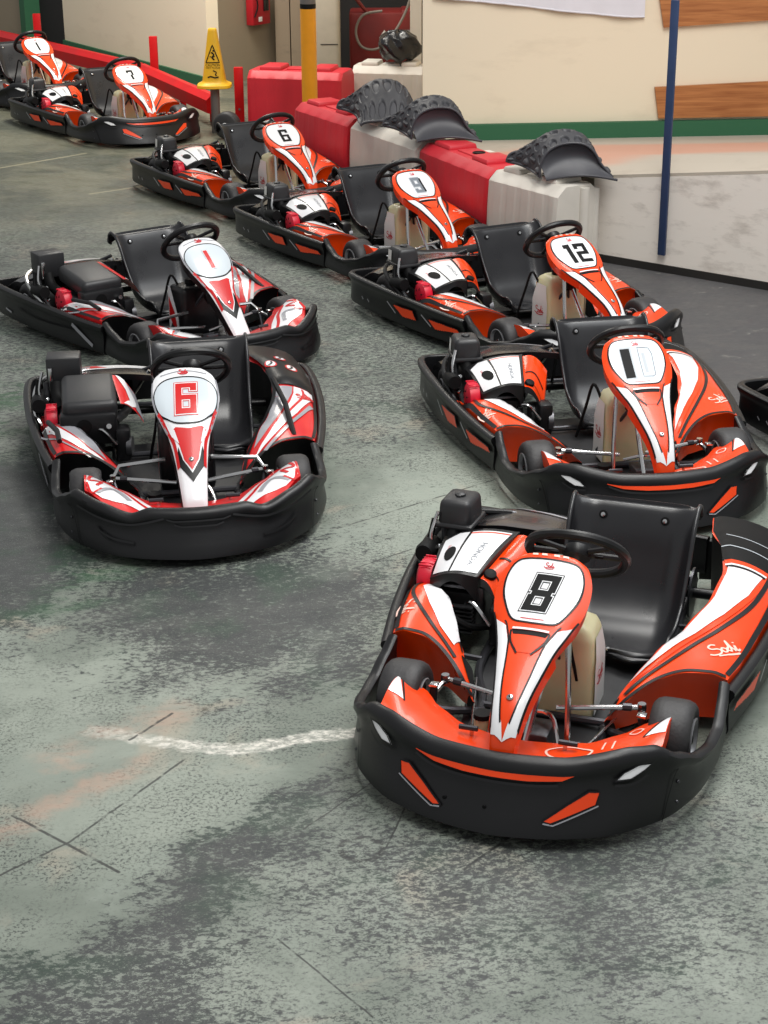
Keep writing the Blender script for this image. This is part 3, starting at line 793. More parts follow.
    if O:
        m.box((-.475, -.555, .392), (.165, .135, .108), BBOX, .022, Rz, 3, .90)
        m.box((-.475, -.555, .347), (.182, .150, .022), BBOX, .010, Rz, 2)
        m.box((-.475, -.555, .448), (.052, .018, .012), BBOX, .004, Rz)
        m.lathe([(0, 0), (.020, 0), (.022, .008), (.014, .013), (0, .014)], (-.475, -.555, .445), (0, 0, 1), BBOX, 12)
        m.add([(-.545, -.622, .365), (-.500, -.6245, .365), (-.500, -.6205, .425), (-.545, -.618, .425)], [(0, 1, 2, 3)], TANKW)
    else:
        m.box((-.50, -.52, .38), (.13, .16, .14), BBOX, .008, Rz, 2)
        m.box((-.425, -.585, .36), (.02, .02, .10), STEEL, .004)
    m.tube([(-.42, -.56, .34), (-.38, -.56, .28), (-.30, -.54, .24)], .030, BMATTE, 12, smooth=4)
    m.tube([(-.40, -.62, .40), (-.38, -.64, .32), (-.36, -.63, .26)], .007, STEEL, smooth=4)
    m.build('air_box', root)
    # engine cover (cowl)
    m = MB()
    if O:
        Q = [Vector((-.357, -.572, .319)), Vector((-.089, -.549, .275)), Vector((-.055, -.370, .317)), Vector((-.36, -.307, .367))]
        def CV(a, b):  # a along outer->inner, b rear->front
            a2 = a; p = (Q[0].lerp(Q[1], b)).lerp(Q[3].lerp(Q[2], b), a2)
            p.z += .030*math.sin(PI*max(0, min(1, a)))*(.7+.3*b)+.012*math.sin(PI*max(0, min(1, b))); p.x += .03*math.sin(PI*a)*b
            return p
        m.grid(lambda u, v: CV(u*1.08-.04, v*1.06-.03), 20, 16, BPLASTIC)
        m.grid(lambda u, v: CV(u*1.08-.04, v*1.06-.03)+Vector((0, 0, -.02)), 20, 16, BPLASTIC)
        for b_, s_ in ((1.03, .075), (-.03, .04)):
            m.grid(lambda u, v: CV(u*1.08-.04, b_)+Vector((.006*v, 0, -v*s_*(abs(u-.5)*2)**2-.03*v)), 20, 4, BPLASTIC)
        for a_ in (-.04, 1.04): m.grid(lambda u, v: CV(a_, u*1.06-.03)+Vector((0, 0, -v*.05)), 16, 2, BPLASTIC)
        K = lambda a, b: CV(a, b)
        sc = dict(off=.0022, res=.08, flip=True)
        m.decal(K, [(.02, .16), (.02, .97), (.40, .985), (.36, .05), (.2, .02)], WHITE, **sc)
        m.decal(K, [(.40, .05), (.44, .985), (.97, .97), (.97, .04)], WHITE, **sc)
        m.ribbon(K, [(.97, .09), (.40, .10)], .03, ORANGE, off=.003, flip=True, smooth=0, res=.1)
        m.decal(K, [(.12+.0+.11*1*math.cos(2*PI*k/14)+.12, .60+.16*math.sin(2*PI*k/14)+.04*math.cos(2*PI*k/14)) for k in range(14)], BMATTE, off=.004, res=.06, flip=True)
        # maker's lettering, written along the cover
        text_mesh(m, K, 'HONDA', (.74, .62), (0, 1), (1, 0), .13, FADED2, off=.0036, flip=True)
        text_mesh(m, K, 'sodikart', (.16, .52), (0, -1), (-1, 0), .085, SCRIPT_R, off=.0036, flip=True)
        # orange inner cowl
        R0 = [Vector((-.355, -.300, .362)), Vector((-.055, -.358, .308)), Vector((-.02, -.275, .20)), Vector((-.30, -.185, .30))]
        def CW(a, b):
            p = (R0[0].lerp(R0[1], b)).lerp(R0[3].lerp(R0[2], b), a); p.z += .035*math.sin(PI*min(1, max(0, a))); p.z += .012*math.sin(b*PI*2)*a; return p
        m.grid(lambda u, v: CW(u, v), 12, 14, ORANGE)
        m.grid(lambda u, v: CW(u, v)+Vector((0, 0, -.02)), 12, 14, BPLASTIC)
        m.grid(lambda u, v: CW(1, u)+Vector((0, 0, -.07*v)), 14, 2, ORANGE)
        m.grid(lambda u, v: CW(u, 1)+Vector((.004*v, 0, -.03*v)), 12, 2, BPLASTIC)
        m.ribbon(CW, [(.1, .55), (.5, .5), (.9, .58)], .03, BLINE, off=.003, flip=True)
        m.ribbon(CW, [(.1, .85), (.5, .82), (.9, .9)], .02, BLINE, off=.003, flip=True)
        m.lathe([(0, 0), (.024, 0), (.022, .014), (.01, .018), (0, .018)], CW(.25, .88), (.35, .25, .9), BMATTE, 14)
    else:
        m.box((-.18, -.41, .335), (.34, .25, .10), BBOX, .03, Matrix.Rotation(.12, 4, 'Y'), 3)
        m.box((-.03, -.42, .24), (.09, .26, .15), BPLASTIC, .02)
        m.lathe([(0, 0), (.035, 0), (.035, .002), (0, .002)], (.017, -.44, .26), (1, 0, 0), BMATTE, 14)
        SS = lambda a, b: Vector((-.18+a, -.30+b, .39-.12*a+.0-.3*abs(b)*.3))
        m.grid(lambda u, v: Vector((-.31+.28*u, -.30+.10*v+.03*u, .395-.05*u-.10*v*v)), 8, 6, RED)
        S3 = lambda u, v: Vector((-.31+.28*u, -.30+.10*v+.03*u, .395-.05*u-.10*v*v))
        m.decal(S3, [(.0, .15), (.4, .45), (.75, .5), (.98, .15), (.98, .5), (.7, .85), (.3, .8), (0, .55)], WHITE, off=.002, res=.1)
        m.decal(S3, [(.1, .6), (.5, .85), (.9, .7), (.98, .98), (.1, .98)], GREY, off=.003, res=.1)
        m.lathe([(0, 0), (.012, 0), (.012, .02), (0, .02)], (.02, -.33, .26), (1, 0, .2), STEEL, 10)
    m.build('engine_cover', root)
    # guard rail round the engine and the dark fairing behind
    m = MB()
    m.tube([(-.27, -.60, .12), (-.30, -.655, .20), (-.42, -.668, .26), (-.55, -.64, .30), (-.62, -.56, .32), (-.66, -.40, .32)], .012, BPLASTIC if O else STEEL, smooth=6)
    m.tube([(-.55, -.64, .30), (-.56, -.62, .22), (-.50, -.60, .10)], .011, BPLASTIC)
    m.tube([(-.66, -.40, .32), (-.66, -.30, .30), (-.62, -.20, .30), (-.52, -.10, .36)], .010, FRAME, smooth=6)
    m.build('engine_guard', root)
    m = MB()
    def ex(u, v):
        x = -.86+.42*u; y = -.64+.54*v; z = interp([(0, .24), (.4, .30), (1, .335)], u)+.03*math.sin(PI*v)-.05*(1-v)**3-.03*max(0, .25-u)
        if v > .6: z += .02*(v-.6)/.4
        return Vector((x+.05*v-.02*math.sin(PI*v), y, z))
    cut = lambda u, v: ex(u*(1 if v > .3 else .55+.45*v/.3), v)
    m.grid(cut, 16, 18, SMOKE if O else SMOKE); m.grid(lambda u, v: cut(u, v)+Vector((0, 0, -.012)), 16, 18, BMATTE)
    for e in (0, 1):
        m.grid(lambda u, v: cut(e, u)+Vector((0, 0, -.03*v)), 18, 2, BPLASTIC); m.grid(lambda u, v: cut(u, e)+Vector((0, 0, -.03*v)), 16, 2, BPLASTIC)
    if O:
        m.ribbon(cut, [(.15, .25), (.35, .5), (.45, .95)], .03, GREY, off=.003, res=.1)  # gloss streak on the dark fairing, painted as a grey ribbon
    else:
        m.decal(cut, [(.25, .02), (.55, .15), (.62, .5), (.6, .95), (.45, .95), (.4, .5), (.1, .1)], WHITE, off=.003, res=.08, flip=False)
        m.decal(cut, [(.3, .1), (.5, .3), (.55, .6), (.42, .5), (.25, .15)], RED, off=.004, res=.08)
    m.tube([(-.70, -.55, .22), (-.70, -.20, .22)], .055, BMATTE, 14)
    m.tube([(-.70, -.25, .20), (-.55, -.22, .16), (-.35, -.30, .15)], .022, ENGINE, 10, smooth=4)
    m.build('rear_fairing', root)
    return root

# number plates digits as a part of its own
def number_part(root, style, kind):
    S, wt = nose_surface(style); mb = MB(); nm = 'race_number'
    if style == 'orange':
        c = .518
        if kind == '8': digits(mb, S, '8', c+.001, .120, BMATTE, slant=.22, outline=(BMATTE, WHITE), wscale=1.0)
        elif kind == '10':
            mb.decal(S, [(c-.075, -.075), (c-.075, -.018), (c+.075, -.018), (c+.075, -.075)], FADED, off=.0024)
            mb.decal(S, [(c-.066, -.070), (c-.066, -.028), (c+.068, -.028), (c+.068, -.070)], BMATTE, off=.0034)
            mb.decal(S, [(c-.078, .002), (c-.072, .062), (c-.055, .075), (c+.065, .070), (c+.072, .055), (c+.072, .000)], PLATE, off=.0026)
            mb.ribbon(S, [(c-.070, .01), (c-.066, .060), (c-.04, .070), (c+.055, .064), (c+.064, .052), (c+.064, .008)], .004, FADED2, closed=True, smooth=0, off=.0034)
            mb.ribbon(S, [(c-.045, .03), (c+.045, .03)], .014, FADED, smooth=0, off=.0038)
        elif kind == '9':
            digits(mb, S, '9', c, .115, FADED2, slant=.0, outline=(FADED, FADED), wscale=.8)
            mb.decal(S, [(c-.05, .028), (c-.05, .040), (c+.055, .040), (c+.055, .028)], BLINE, off=.0045)
        elif kind == '12': digits(mb, S, 'l2', c, .120, BMATTE, slant=.0, outline=None, wscale=.95, gap=.12)
        elif kind == '6': digits(mb, S, '6', c, .110, BMATTE, slant=.0, wscale=.95)
        elif kind == '7': digits(mb, S, '7', c, .110, BMATTE, slant=.0, wscale=.85)
        elif kind == '1': digits(mb, S, '1', c, .110, BMATTE, slant=.0, wscale=.8)
    else:
        c = .490
        if kind == '6': digits(mb, S, '6', c, .122, RED, slant=.08, outline=(RED, WHITE), wscale=1.1)
        else: digits(mb, S, '1', c, .100, RED, slant=.0, outline=(FADED, WHITE), wscale=1.1)
    mb.build(nm, root, recalc=False)

KP = {'k8': (.664, 5.531, -108.7), 'k10': (1.031, 7.886, -80.5), 'k12': (.835, 9.929, -63.3), 'k9': (-.005, 11.775, -62.7),
      'k6': (-.964, 13.591, -61.9), 'r6': (-.923, 7.58, -80.4), 'r1': (-1.241, 9.912, -55.2), 'k7': (-2.532, 16.71, -60.3), 'k1': (-3.76, 18.699, -57.2),
      'edge': (2.735, 7.61, -68.0)}
LABELS = {
 'k8': ('orange and black go-kart with black 8 on white nose plate, nearest the camera', 'orange go-karts lined up by the barriers'),
 'k10': ('orange and black go-kart with worn 10 on its nose plate, right behind kart 8', 'orange go-karts lined up by the barriers'),
 'k12': ('orange and black go-kart with black 12 on its nose plate, beside the white barrier', 'orange go-karts lined up by the barriers'),
 'k9': ('orange and black go-kart with faded grey 9 on its nose plate, beside the red barrier', 'orange go-karts lined up by the barriers'),
 'k6': ('orange and black go-kart with black 6 on its white nose plate, by red barriers', 'orange go-karts lined up by the barriers'),
 'k7': ('orange and black go-kart with black 7 on its nose plate, against the red rail', 'orange go-karts lined up by the barriers'),
 'k1': ('orange go-kart with black 1 on its nose plate, farthest away at top left', 'orange go-karts lined up by the barriers'),
 'edge': ('black-edged go-kart mostly cut off by the right side of the photo', 'orange go-karts lined up by the barriers'),
 'r6': ('red, white and black go-kart with red 6 on its nose plate, facing the camera', 'red and white go-karts on the left'),
 'r1': ('red, white and black go-kart with red 1 on its nose plate, standing sideways', 'red and white go-karts on the left')}
protoO = build_kart('orange'); protoR = build_kart('red')
first = {'orange': protoO, 'red': protoR}; roots = {}
order = ['k8', 'r6', 'k10', 'k12', 'k9', 'k6', 'k7', 'k1', 'edge', 'r1']
for k in order:
    st = 'red' if k[0] == 'r' else 'orange'
    roots[k] = first[st] if k in ('k8', 'r6') else copy_tree(first[st])
for k, o in roots.items():
    x, y, a = KP[k]; o.location = (x, y, 0); o.rotation_euler = (0, 0, math.radians(a))
    tag(o, LABELS[k][0], 'go-kart', LABELS[k][1])
    if k != 'edge': number_part(o, 'red' if k[0] == 'r' else 'orange', k[1:])

for ch in roots['k10'].children:
    if ch.name.split('.')[0] in ('nose_panel', 'race_number'):
        T = Matrix.Translation((.99, 0, .25)) @ Matrix.Rotation(.07, 4, 'Y') @ Matrix.Translation((-.99, 0, -.25)); ch.matrix_local = T
# ------------------------------------------------------------------ floor
def nodes(m):
    nt = m.node_tree; return nt, nt.nodes, nt.links
def floor_material():
    m = bpy.data.materials.new('worn_painted_concrete'); m.use_nodes = True; nt, N, L = nodes(m); b = N['Principled BSDF']
    geo = N.new('ShaderNodeNewGeometry'); P = geo.outputs['Position']
    def noise(scale, detail=8, rough=.6, dist=0, vec=None, w=None):
        n = N.new('ShaderNodeTexNoise'); n.inputs['Scale'].default_value = scale; n.inputs['Detail'].default_value = detail
        n.inputs['Roughness'].default_value = rough; n.inputs['Distortion'].default_value = dist
        L.new(vec or P, n.inputs['Vector']); return n.outputs['Fac']
    def mr(v, a, b_, c=0, d=1, smooth=True):
        n = N.new('ShaderNodeMapRange'); n.interpolation_type = 'SMOOTHSTEP' if smooth else 'LINEAR'
        for i, x in zip(('From Min', 'From Max', 'To Min', 'To Max'), (a, b_, c, d)): n.inputs[i].default_value = x
        L.new(v, n.inputs['Value']); return n.outputs['Result']
    def mth(op, a, b_=None):
        n = N.new('ShaderNodeMath'); n.operation = op
        for i, x in enumerate((a, b_)):
            if x is None: continue
            if isinstance(x, (int, float)): n.inputs[i].default_value = x
            else: L.new(x, n.inputs[i])
        return n.outputs[0]
    def mix(f, a, c):
        n = N.new('ShaderNodeMix'); n.data_type = 'RGBA'
        if isinstance(f, (int, float)): n.inputs['Factor'].default_value = f
        else: L.new(f, n.inputs['Factor'])
        for k, x in ((6, a), (7, c)):
            if isinstance(x, tuple): n.inputs[k].default_value = (*x, 1)
            else: L.new(x, n.inputs[k])
        return n.outputs[2]
    sep = N.new('ShaderNodeSeparateXYZ'); L.new(P, sep.inputs[0]); X, Y = sep.outputs[0], sep.outputs[1]
    wob = noise(1.6, 5, .6); wob2 = noise(3.7, 5, .6)
    Xw = mth('ADD', X, mth('MULTIPLY', mth('SUBTRACT', wob, .5), .9)); Yw = mth('ADD', Y, mth('MULTIPLY', mth('SUBTRACT', wob2, .5), 1.2))
    def blob(cx, cy, rx, ry, ang=0, soft=.6):
        c, s_ = math.cos(ang), math.sin(ang)
        dx = mth('SUBTRACT', Xw, cx); dy = mth('SUBTRACT', Yw, cy)
        u = mth('DIVIDE', mth('ADD', mth('MULTIPLY', dx, c), mth('MULTIPLY', dy, s_)), rx)
        v = mth('DIVIDE', mth('SUBTRACT', mth('MULTIPLY', dy, c), mth('MULTIPLY', dx, s_)), ry)
        r = mth('SQRT', mth('ADD', mth('MULTIPLY', u, u), mth('MULTIPLY', v, v)))
        return mr(r, 1-soft, 1+soft*.5, 1, 0)
    # stretch the fine texture along the traffic direction
    mp = N.new('ShaderNodeMapping'); mp.inputs['Rotation'].default_value = (0, 0, math.radians(-48)); mp.inputs['Scale'].default_value = (.6, 1, 1); L.new(P, mp.inputs['Vector'])
    mv = mp.outputs['Vector']
    fine = noise(75, 6, .7); spk = noise(48, 9, .8, vec=mv); mid = noise(7, 8, .65, .4, vec=mv); big = noise(1.1, 6, .6, .6)
    base = mix(mr(big, .35, .65), rgb(108, 116, 106), rgb(143, 150, 139))
    base = mix(mr(noise(2.3, 6, .6), .52, .7), base, rgb(130, 138, 128))
    base = mix(mth('MULTIPLY', mr(noise(1.9, 5, .55, .8), .58, .72), .4), base, rgb(178, 160, 140))
    # amount of wear
    wear = mr(mid, .40, .72, .12, .62)
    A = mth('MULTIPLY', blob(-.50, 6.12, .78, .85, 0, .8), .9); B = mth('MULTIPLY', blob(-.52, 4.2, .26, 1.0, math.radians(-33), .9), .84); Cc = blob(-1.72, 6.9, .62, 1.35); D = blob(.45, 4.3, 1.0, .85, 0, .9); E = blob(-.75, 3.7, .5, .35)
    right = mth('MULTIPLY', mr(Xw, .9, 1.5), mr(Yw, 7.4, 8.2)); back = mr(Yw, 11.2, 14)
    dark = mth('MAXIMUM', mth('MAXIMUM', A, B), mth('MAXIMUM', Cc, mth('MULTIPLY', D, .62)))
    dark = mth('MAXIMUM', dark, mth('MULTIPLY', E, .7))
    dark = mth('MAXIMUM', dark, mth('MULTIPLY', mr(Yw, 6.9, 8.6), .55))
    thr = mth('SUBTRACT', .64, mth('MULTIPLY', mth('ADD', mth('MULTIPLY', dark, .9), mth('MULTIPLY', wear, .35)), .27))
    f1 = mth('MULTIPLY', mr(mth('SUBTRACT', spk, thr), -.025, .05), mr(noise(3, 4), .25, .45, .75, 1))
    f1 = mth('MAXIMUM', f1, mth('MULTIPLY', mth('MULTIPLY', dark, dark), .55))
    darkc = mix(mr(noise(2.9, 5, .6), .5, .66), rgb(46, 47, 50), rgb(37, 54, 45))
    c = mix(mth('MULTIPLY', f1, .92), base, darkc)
    sp2 = noise(85, 4, .7); sp3 = noise(52, 6, .8)
    amt = mth('MAXIMUM', mr(noise(2.6, 7, .7, .6), .42, .62, .06, .95), mth('MULTIPLY', D, .75))
    c = mix(mth('MULTIPLY', mth('MULTIPLY', mr(sp2, .53, .57), amt), .9), c, rgb(46, 50, 48))
    c = mix(mth('MULTIPLY', mth('MULTIPLY', mr(sp3, .55, .60), amt), .75), c, rgb(70, 76, 70))
    c = mix(mth('MULTIPLY', mth('MULTIPLY', mr(noise(140, 4, .7), .58, .66), dark), .6), c, rgb(140, 146, 138))
    # smooth grey lane on the right, brownish worn sheen at the back
    c = mix(mth('MULTIPLY', right, .9), c, mix(mr(noise(9, 7, .7, .5, vec=mv), .60, .70), rgb(72, 70, 72), rgb(146, 144, 136)))
    c = mix(mth('MULTIPLY', back, .75), c, mix(mr(noise(1.4, 6, .6, .5), .4, .62), rgb(78, 80, 68), rgb(112, 110, 92)))
    # green worn paint near the red karts
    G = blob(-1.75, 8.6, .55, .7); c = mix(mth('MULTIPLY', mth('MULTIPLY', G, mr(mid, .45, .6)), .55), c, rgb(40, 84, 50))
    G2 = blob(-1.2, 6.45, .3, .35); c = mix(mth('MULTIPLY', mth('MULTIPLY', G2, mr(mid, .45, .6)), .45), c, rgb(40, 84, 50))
    # pinkish traces
    def stroke(p, q, w, soft=.35, wobx=.02, sc=9):
        """distance to a segment"""
        ax, ay = p; bx, by = q; l2 = (bx-ax)**2+(by-ay)**2
        xx = mth('ADD', X, mth('MULTIPLY', mth('SUBTRACT', noise(sc, 3), .5), wobx)); yy = mth('ADD', Y, mth('MULTIPLY', mth('SUBTRACT', noise(sc*1.3, 3), .5), wobx*1.5))
        dx = mth('SUBTRACT', xx, ax); dy = mth('SUBTRACT', yy, ay)
        t = mth('DIVIDE', mth('ADD', mth('MULTIPLY', dx, bx-ax), mth('MULTIPLY', dy, by-ay)), l2)
        cl = N.new('ShaderNodeClamp'); L.new(t, cl.inputs[0]); t = cl.outputs[0]
        ex_ = mth('SUBTRACT', dx, mth('MULTIPLY', t, bx-ax)); ey = mth('SUBTRACT', dy, mth('MULTIPLY', t, by-ay))
        d = mth('SQRT', mth('ADD', mth('MULTIPLY', ex_, ex_), mth('MULTIPLY', ey, ey)))
        return mr(d, w*(1-soft), w, 1, 0)
    pk = mth('MULTIPLY', mth('MAXIMUM', stroke((-1.2, 4.5), (-.8, 4.95), .09, .98, .15), stroke((-1.05, 5.0), (-.72, 5.3), .13, .98, .2)), mr(mid, .35, .65, 0, .38))
    c = mix(pk, c, rgb(196, 150, 128))
    wl = None
    pts = [(-.98, 5.16), (-.85, 5.12), (-.66, 5.06), (-.50, 5.03), (-.36, 5.07), (-.22, 5.12), (-.02, 5.15)]
    for p, q in zip(pts, pts[1:]):
        s_ = stroke(p, q, .045, .5, .04, 14); wl = s_ if wl is None else mth('MAXIMUM', wl, s_)
    wl = mth('MULTIPLY', wl, mr(spk, .40, .56, 1, .25)); wl = mth('MULTIPLY', wl, mr(X, -1.0, -.7, .35, 1))
    c = mix(wl, c, rgb(212, 208, 198))
    sk = None
    for p, q, w in (((-1.15, 4.64), (-.78, 4.33), .007), ((-1.14, 4.30), (-.95, 4.49), .006), ((-.95, 4.49), (-.66, 4.96), .006), ((-.30, 4.0), (.0, 3.62), .004), ((.0, 4.45), (.12, 4.9), .004),
                    ((-.2, 6.9), (.55, 7.5), .006), ((-.1, 6.5), (.45, 6.95), .006), ((-.85, 5.1), (-.73, 5.28), .007), ((.2, 4.3), (.8, 5.0), .006), ((-.25, 4.55), (-.02, 4.85), .004)):
        s_ = mth('MULTIPLY', stroke(p, q, w, .5, .012, 6), .85); sk = s_ if sk is None else mth('MAXIMUM', sk, s_)
    sk = mth('MULTIPLY', sk, mr(noise(18, 4, .6), .36, .52, .15, 1))
    c = mix(sk, c, rgb(38, 38, 38))
    sk = None
    for p, q, w in (((-3.23, 14.82), (-2.6, 15.45), .022), ((-2.3, 13.75), (-1.9, 14.05), .02)):
        s_ = stroke(p, q, w, .5, .02); sk = s_ if sk is None else mth('MAXIMUM', sk, s_)
    c = mix(mth('MULTIPLY', sk, .7), c, rgb(160, 154, 128))
    # little ring stain
    dx = mth('SUBTRACT', X, -.075); dy = mth('SUBTRACT', Y, 4.44); r = mth('SQRT', mth('ADD', mth('MULTIPLY', dx, dx), mth('MULTIPLY', dy, dy)))
    ring = mth('MULTIPLY', mr(mth('ABSOLUTE', mth('SUBTRACT', r, .062)), .006, .014, 1, 0), mr(spk, .42, .5))
    c = mix(mth('MULTIPLY', ring, .8), c, rgb(40, 40, 40))
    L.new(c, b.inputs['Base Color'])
    rg = mr(mid, .3, .7, .42, .68); rg = mth('SUBTRACT', rg, mth('MULTIPLY', back, .14)); L.new(rg, b.inputs['Roughness'])
    bp = N.new('ShaderNodeBump'); bp.inputs['Strength'].default_value = .25; bp.inputs['Distance'].default_value = .004
    L.new(spk, bp.inputs['Height']); L.new(bp.outputs['Normal'], b.inputs['Normal'])
    return m
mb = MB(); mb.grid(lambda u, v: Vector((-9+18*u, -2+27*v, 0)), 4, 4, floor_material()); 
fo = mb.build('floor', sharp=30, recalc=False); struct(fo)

# ------------------------------------------------------------------ walls
def wall_mat(name, c, dirt, rough=.75, sc=1.5, lo=.55, hi=.75, amt=.5):
    m = bpy.data.materials.new(name); m.use_nodes = True; nt, N, L = nodes(m); b = N['Principled BSDF']; b.inputs['Roughness'].default_value = rough
    geo = N.new('ShaderNodeNewGeometry')
    n = N.new('ShaderNodeTexNoise'); n.inputs['Scale'].default_value = sc; n.inputs['Detail'].default_value = 8; n.inputs['Roughness'].default_value = .65
    mp = N.new('ShaderNodeMapping'); mp.inputs['Scale'].default_value = (1, 1, 3); L.new(geo.outputs['Position'], mp.inputs['Vector']); L.new(mp.outputs['Vector'], n.inputs['Vector'])
    r = N.new('ShaderNodeMapRange'); r.inputs['From Min'].default_value = lo; r.inputs['From Max'].default_value = hi; r.inputs['To Max'].default_value = amt
    L.new(n.outputs['Fac'], r.inputs['Value'])
    mx = N.new('ShaderNodeMix'); mx.data_type = 'RGBA'; mx.inputs[6].default_value = (*c, 1); mx.inputs[7].default_value = (*dirt, 1)
    L.new(r.outputs['Result'], mx.inputs['Factor']); L.new(mx.outputs[2], b.inputs['Base Color'])
    bp = N.new('ShaderNodeBump'); bp.inputs['Strength'].default_value = .2; bp.inputs['Distance'].default_value = .01
    L.new(n.outputs['Fac'], bp.inputs['Height']); L.new(bp.outputs['Normal'], b.inputs['Normal'])
    return m
CREAM = wall_mat('cream_paint', rgb(236, 222, 196), rgb(206, 190, 164), amt=.4)
OFFW = wall_mat('whitewashed_block', rgb(232, 224, 214), rgb(150, 138, 126), sc=3.4, lo=.52, hi=.74, amt=.6)
BEIGE = wall_mat('beige_wall', rgb(150, 136, 114), rgb(120, 108, 92), amt=.5)
GREEN = wall_mat('green_paint', rgb(44, 98, 66), rgb(190, 186, 160), sc=5, lo=.68, hi=.74, amt=.9)
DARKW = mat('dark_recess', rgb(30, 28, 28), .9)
BLACKB = mat('black_base_gap', rgb(30, 27, 24), .8, var=.3, vscale=3)
WOOD = None
def wood_mat():
    m = bpy.data.materials.new('varnished_board'); m.use_nodes = True; nt, N, L = nodes(m); b = N['Principled BSDF']; b.inputs['Roughness'].default_value = .45
    tc = N.new('ShaderNodeTexCoord'); mp = N.new('ShaderNodeMapping'); mp.inputs['Scale'].default_value = (2, 2, 34); L.new(tc.outputs['Object'], mp.inputs['Vector'])
    n = N.new('ShaderNodeTexNoise'); n.inputs['Scale'].default_value = 1.4; n.inputs['Detail'].default_value = 8; n.inputs['Distortion'].default_value = .4; L.new(mp.outputs['Vector'], n.inputs['Vector'])
    cr = N.new('ShaderNodeValToRGB'); cr.color_ramp.elements[0].position = .3; cr.color_ramp.elements[0].color = (*rgb(150, 88, 44), 1); cr.color_ramp.elements[1].position = .75; cr.color_ramp.elements[1].color = (*rgb(196, 130, 76), 1)
    L.new(n.outputs['Fac'], cr.inputs['Fac']); L.new(cr.outputs['Color'], b.inputs['Base Color']); return m
WOOD = wood_mat()

def slab(name, pts, z0, z1, m, kind=True):
    """extruded plan polygon; z0,z1 numbers or per-point lists"""
    n = len(pts); Z0 = z0 if isinstance(z0, list) else [z0]*n; Z1 = z1 if isinstance(z1, list) else [z1]*n
    mb = MB(); vs = [(p[0], p[1], z) for p, z in zip(pts, Z0)]+[(p[0], p[1], z) for p, z in zip(pts, Z1)]
    mb.add(vs, [tuple(range(n-1, -1, -1)), tuple(range(n, 2*n))]+[(i, (i+1) % n, n+(i+1) % n, n+i) for i in range(n)], m)
    o = mb.build(name, sharp=20)
    if kind: struct(o)
    return o
# low whitewashed wall on the right with the sloping ledge behind it
lw = [(1.405, 11.527), (3.7, 9.72), (3.78, 9.84), (1.485, 11.647)]
slab('wall_low', lw, .035, [.546, .966, .966, .546], OFFW)
slab('base_gap_low', [(1.40, 11.517), (3.70, 9.70), (3.76, 9.80), (1.47, 11.62)], 0, .05, BLACKB)  # dark gap under the low wall, put in as a black-coloured strip
LEDGE = wall_mat('painted_ledge', rgb(176, 166, 152), rgb(196, 150, 128), sc=1.2, lo=.4, hi=.6, amt=.6)
def ledge_material():
    m = wall_mat('striped_ledge', rgb(182, 172, 158), rgb(160, 150, 136), sc=3); nt, N, L = nodes(m); b = N['Principled BSDF']
    src = b.inputs['Base Color'].links[0].from_socket
    tc = N.new('ShaderNodeUVMap'); geo = N.new('ShaderNodeNewGeometry'); sep = N.new('ShaderNodeSeparateXYZ'); L.new(geo.outputs['Position'], sep.inputs[0])
    # painted stripe parallel to the rear wall
    def mth(op, a, b_):
        n = N.new('ShaderNodeMath'); n.operation = op
        for i, x in enumerate((a, b_)):
            if isinstance(x, (int, float)): n.inputs[i].default_value = x
            else: L.new(x, n.inputs[i])
        return n.outputs[0]
    d = mth('ABSOLUTE', mth('SUBTRACT', mth('SUBTRACT', sep.outputs[1], mth('MULTIPLY', sep.outputs[0], -.02)), 12.45), 0)
    n = N.new('ShaderNodeTexNoise'); n.inputs['Scale'].default_value = 4; L.new(geo.outputs['Position'], n.inputs['Vector'])
    d = mth('ADD', d, mth('MULTIPLY', n.outputs['Fac'], .2))
    r = N.new('ShaderNodeMapRange'); r.interpolation_type = 'SMOOTHSTEP'; r.inputs['From Min'].default_value = .45; r.inputs['From Max'].default_value = .85; r.inputs['To Min'].default_value = .7; r.inputs['To Max'].default_value = 0
    L.new(d, r.inputs['Value'])
    mx = N.new('ShaderNodeMix'); mx.data_type = 'RGBA'; L.new(r.outputs['Result'], mx.inputs['Factor']); L.new(src, mx.inputs[6]); mx.inputs[7].default_value = (*rgb(206, 142, 116), 1)
    L.new(mx.outputs[2], b.inputs['Base Color']); return m
led = [(1.407, 11.530), (3.702, 9.723), (5.5, 9.73), (5.5, 13.9), (.48, 13.58), (.70, 13.05), (1.03, 12.40)]
slab('trim_1', led, [.548, .968, .968, .41, .41, .42, .46], [.567, .987, .987, .43, .43, .44, .48], ledge_material())
slab('trim_5', [(1.407, 11.535), (1.48, 11.60), (1.16, 12.34), (.80, 13.05), (.74, 13.02), (1.09, 12.30)], 0, .455, OFFW)
# cream wall
cw = [(.32, 13.60), (5.5, 13.95), (5.5, 14.1), (.32, 13.75)]
slab('wall_right', cw, 0, 3.2, CREAM)
slab('baseboard_right', [(.64, 13.56), (5.5, 13.88), (5.5, 13.945), (.64, 13.62)], .425, .548, GREEN)
slab('wall_side', [(.46, 13.75), (.56, 13.75), (.90, 20.3), (.80, 20.3)], 0, 3.2, CREAM)
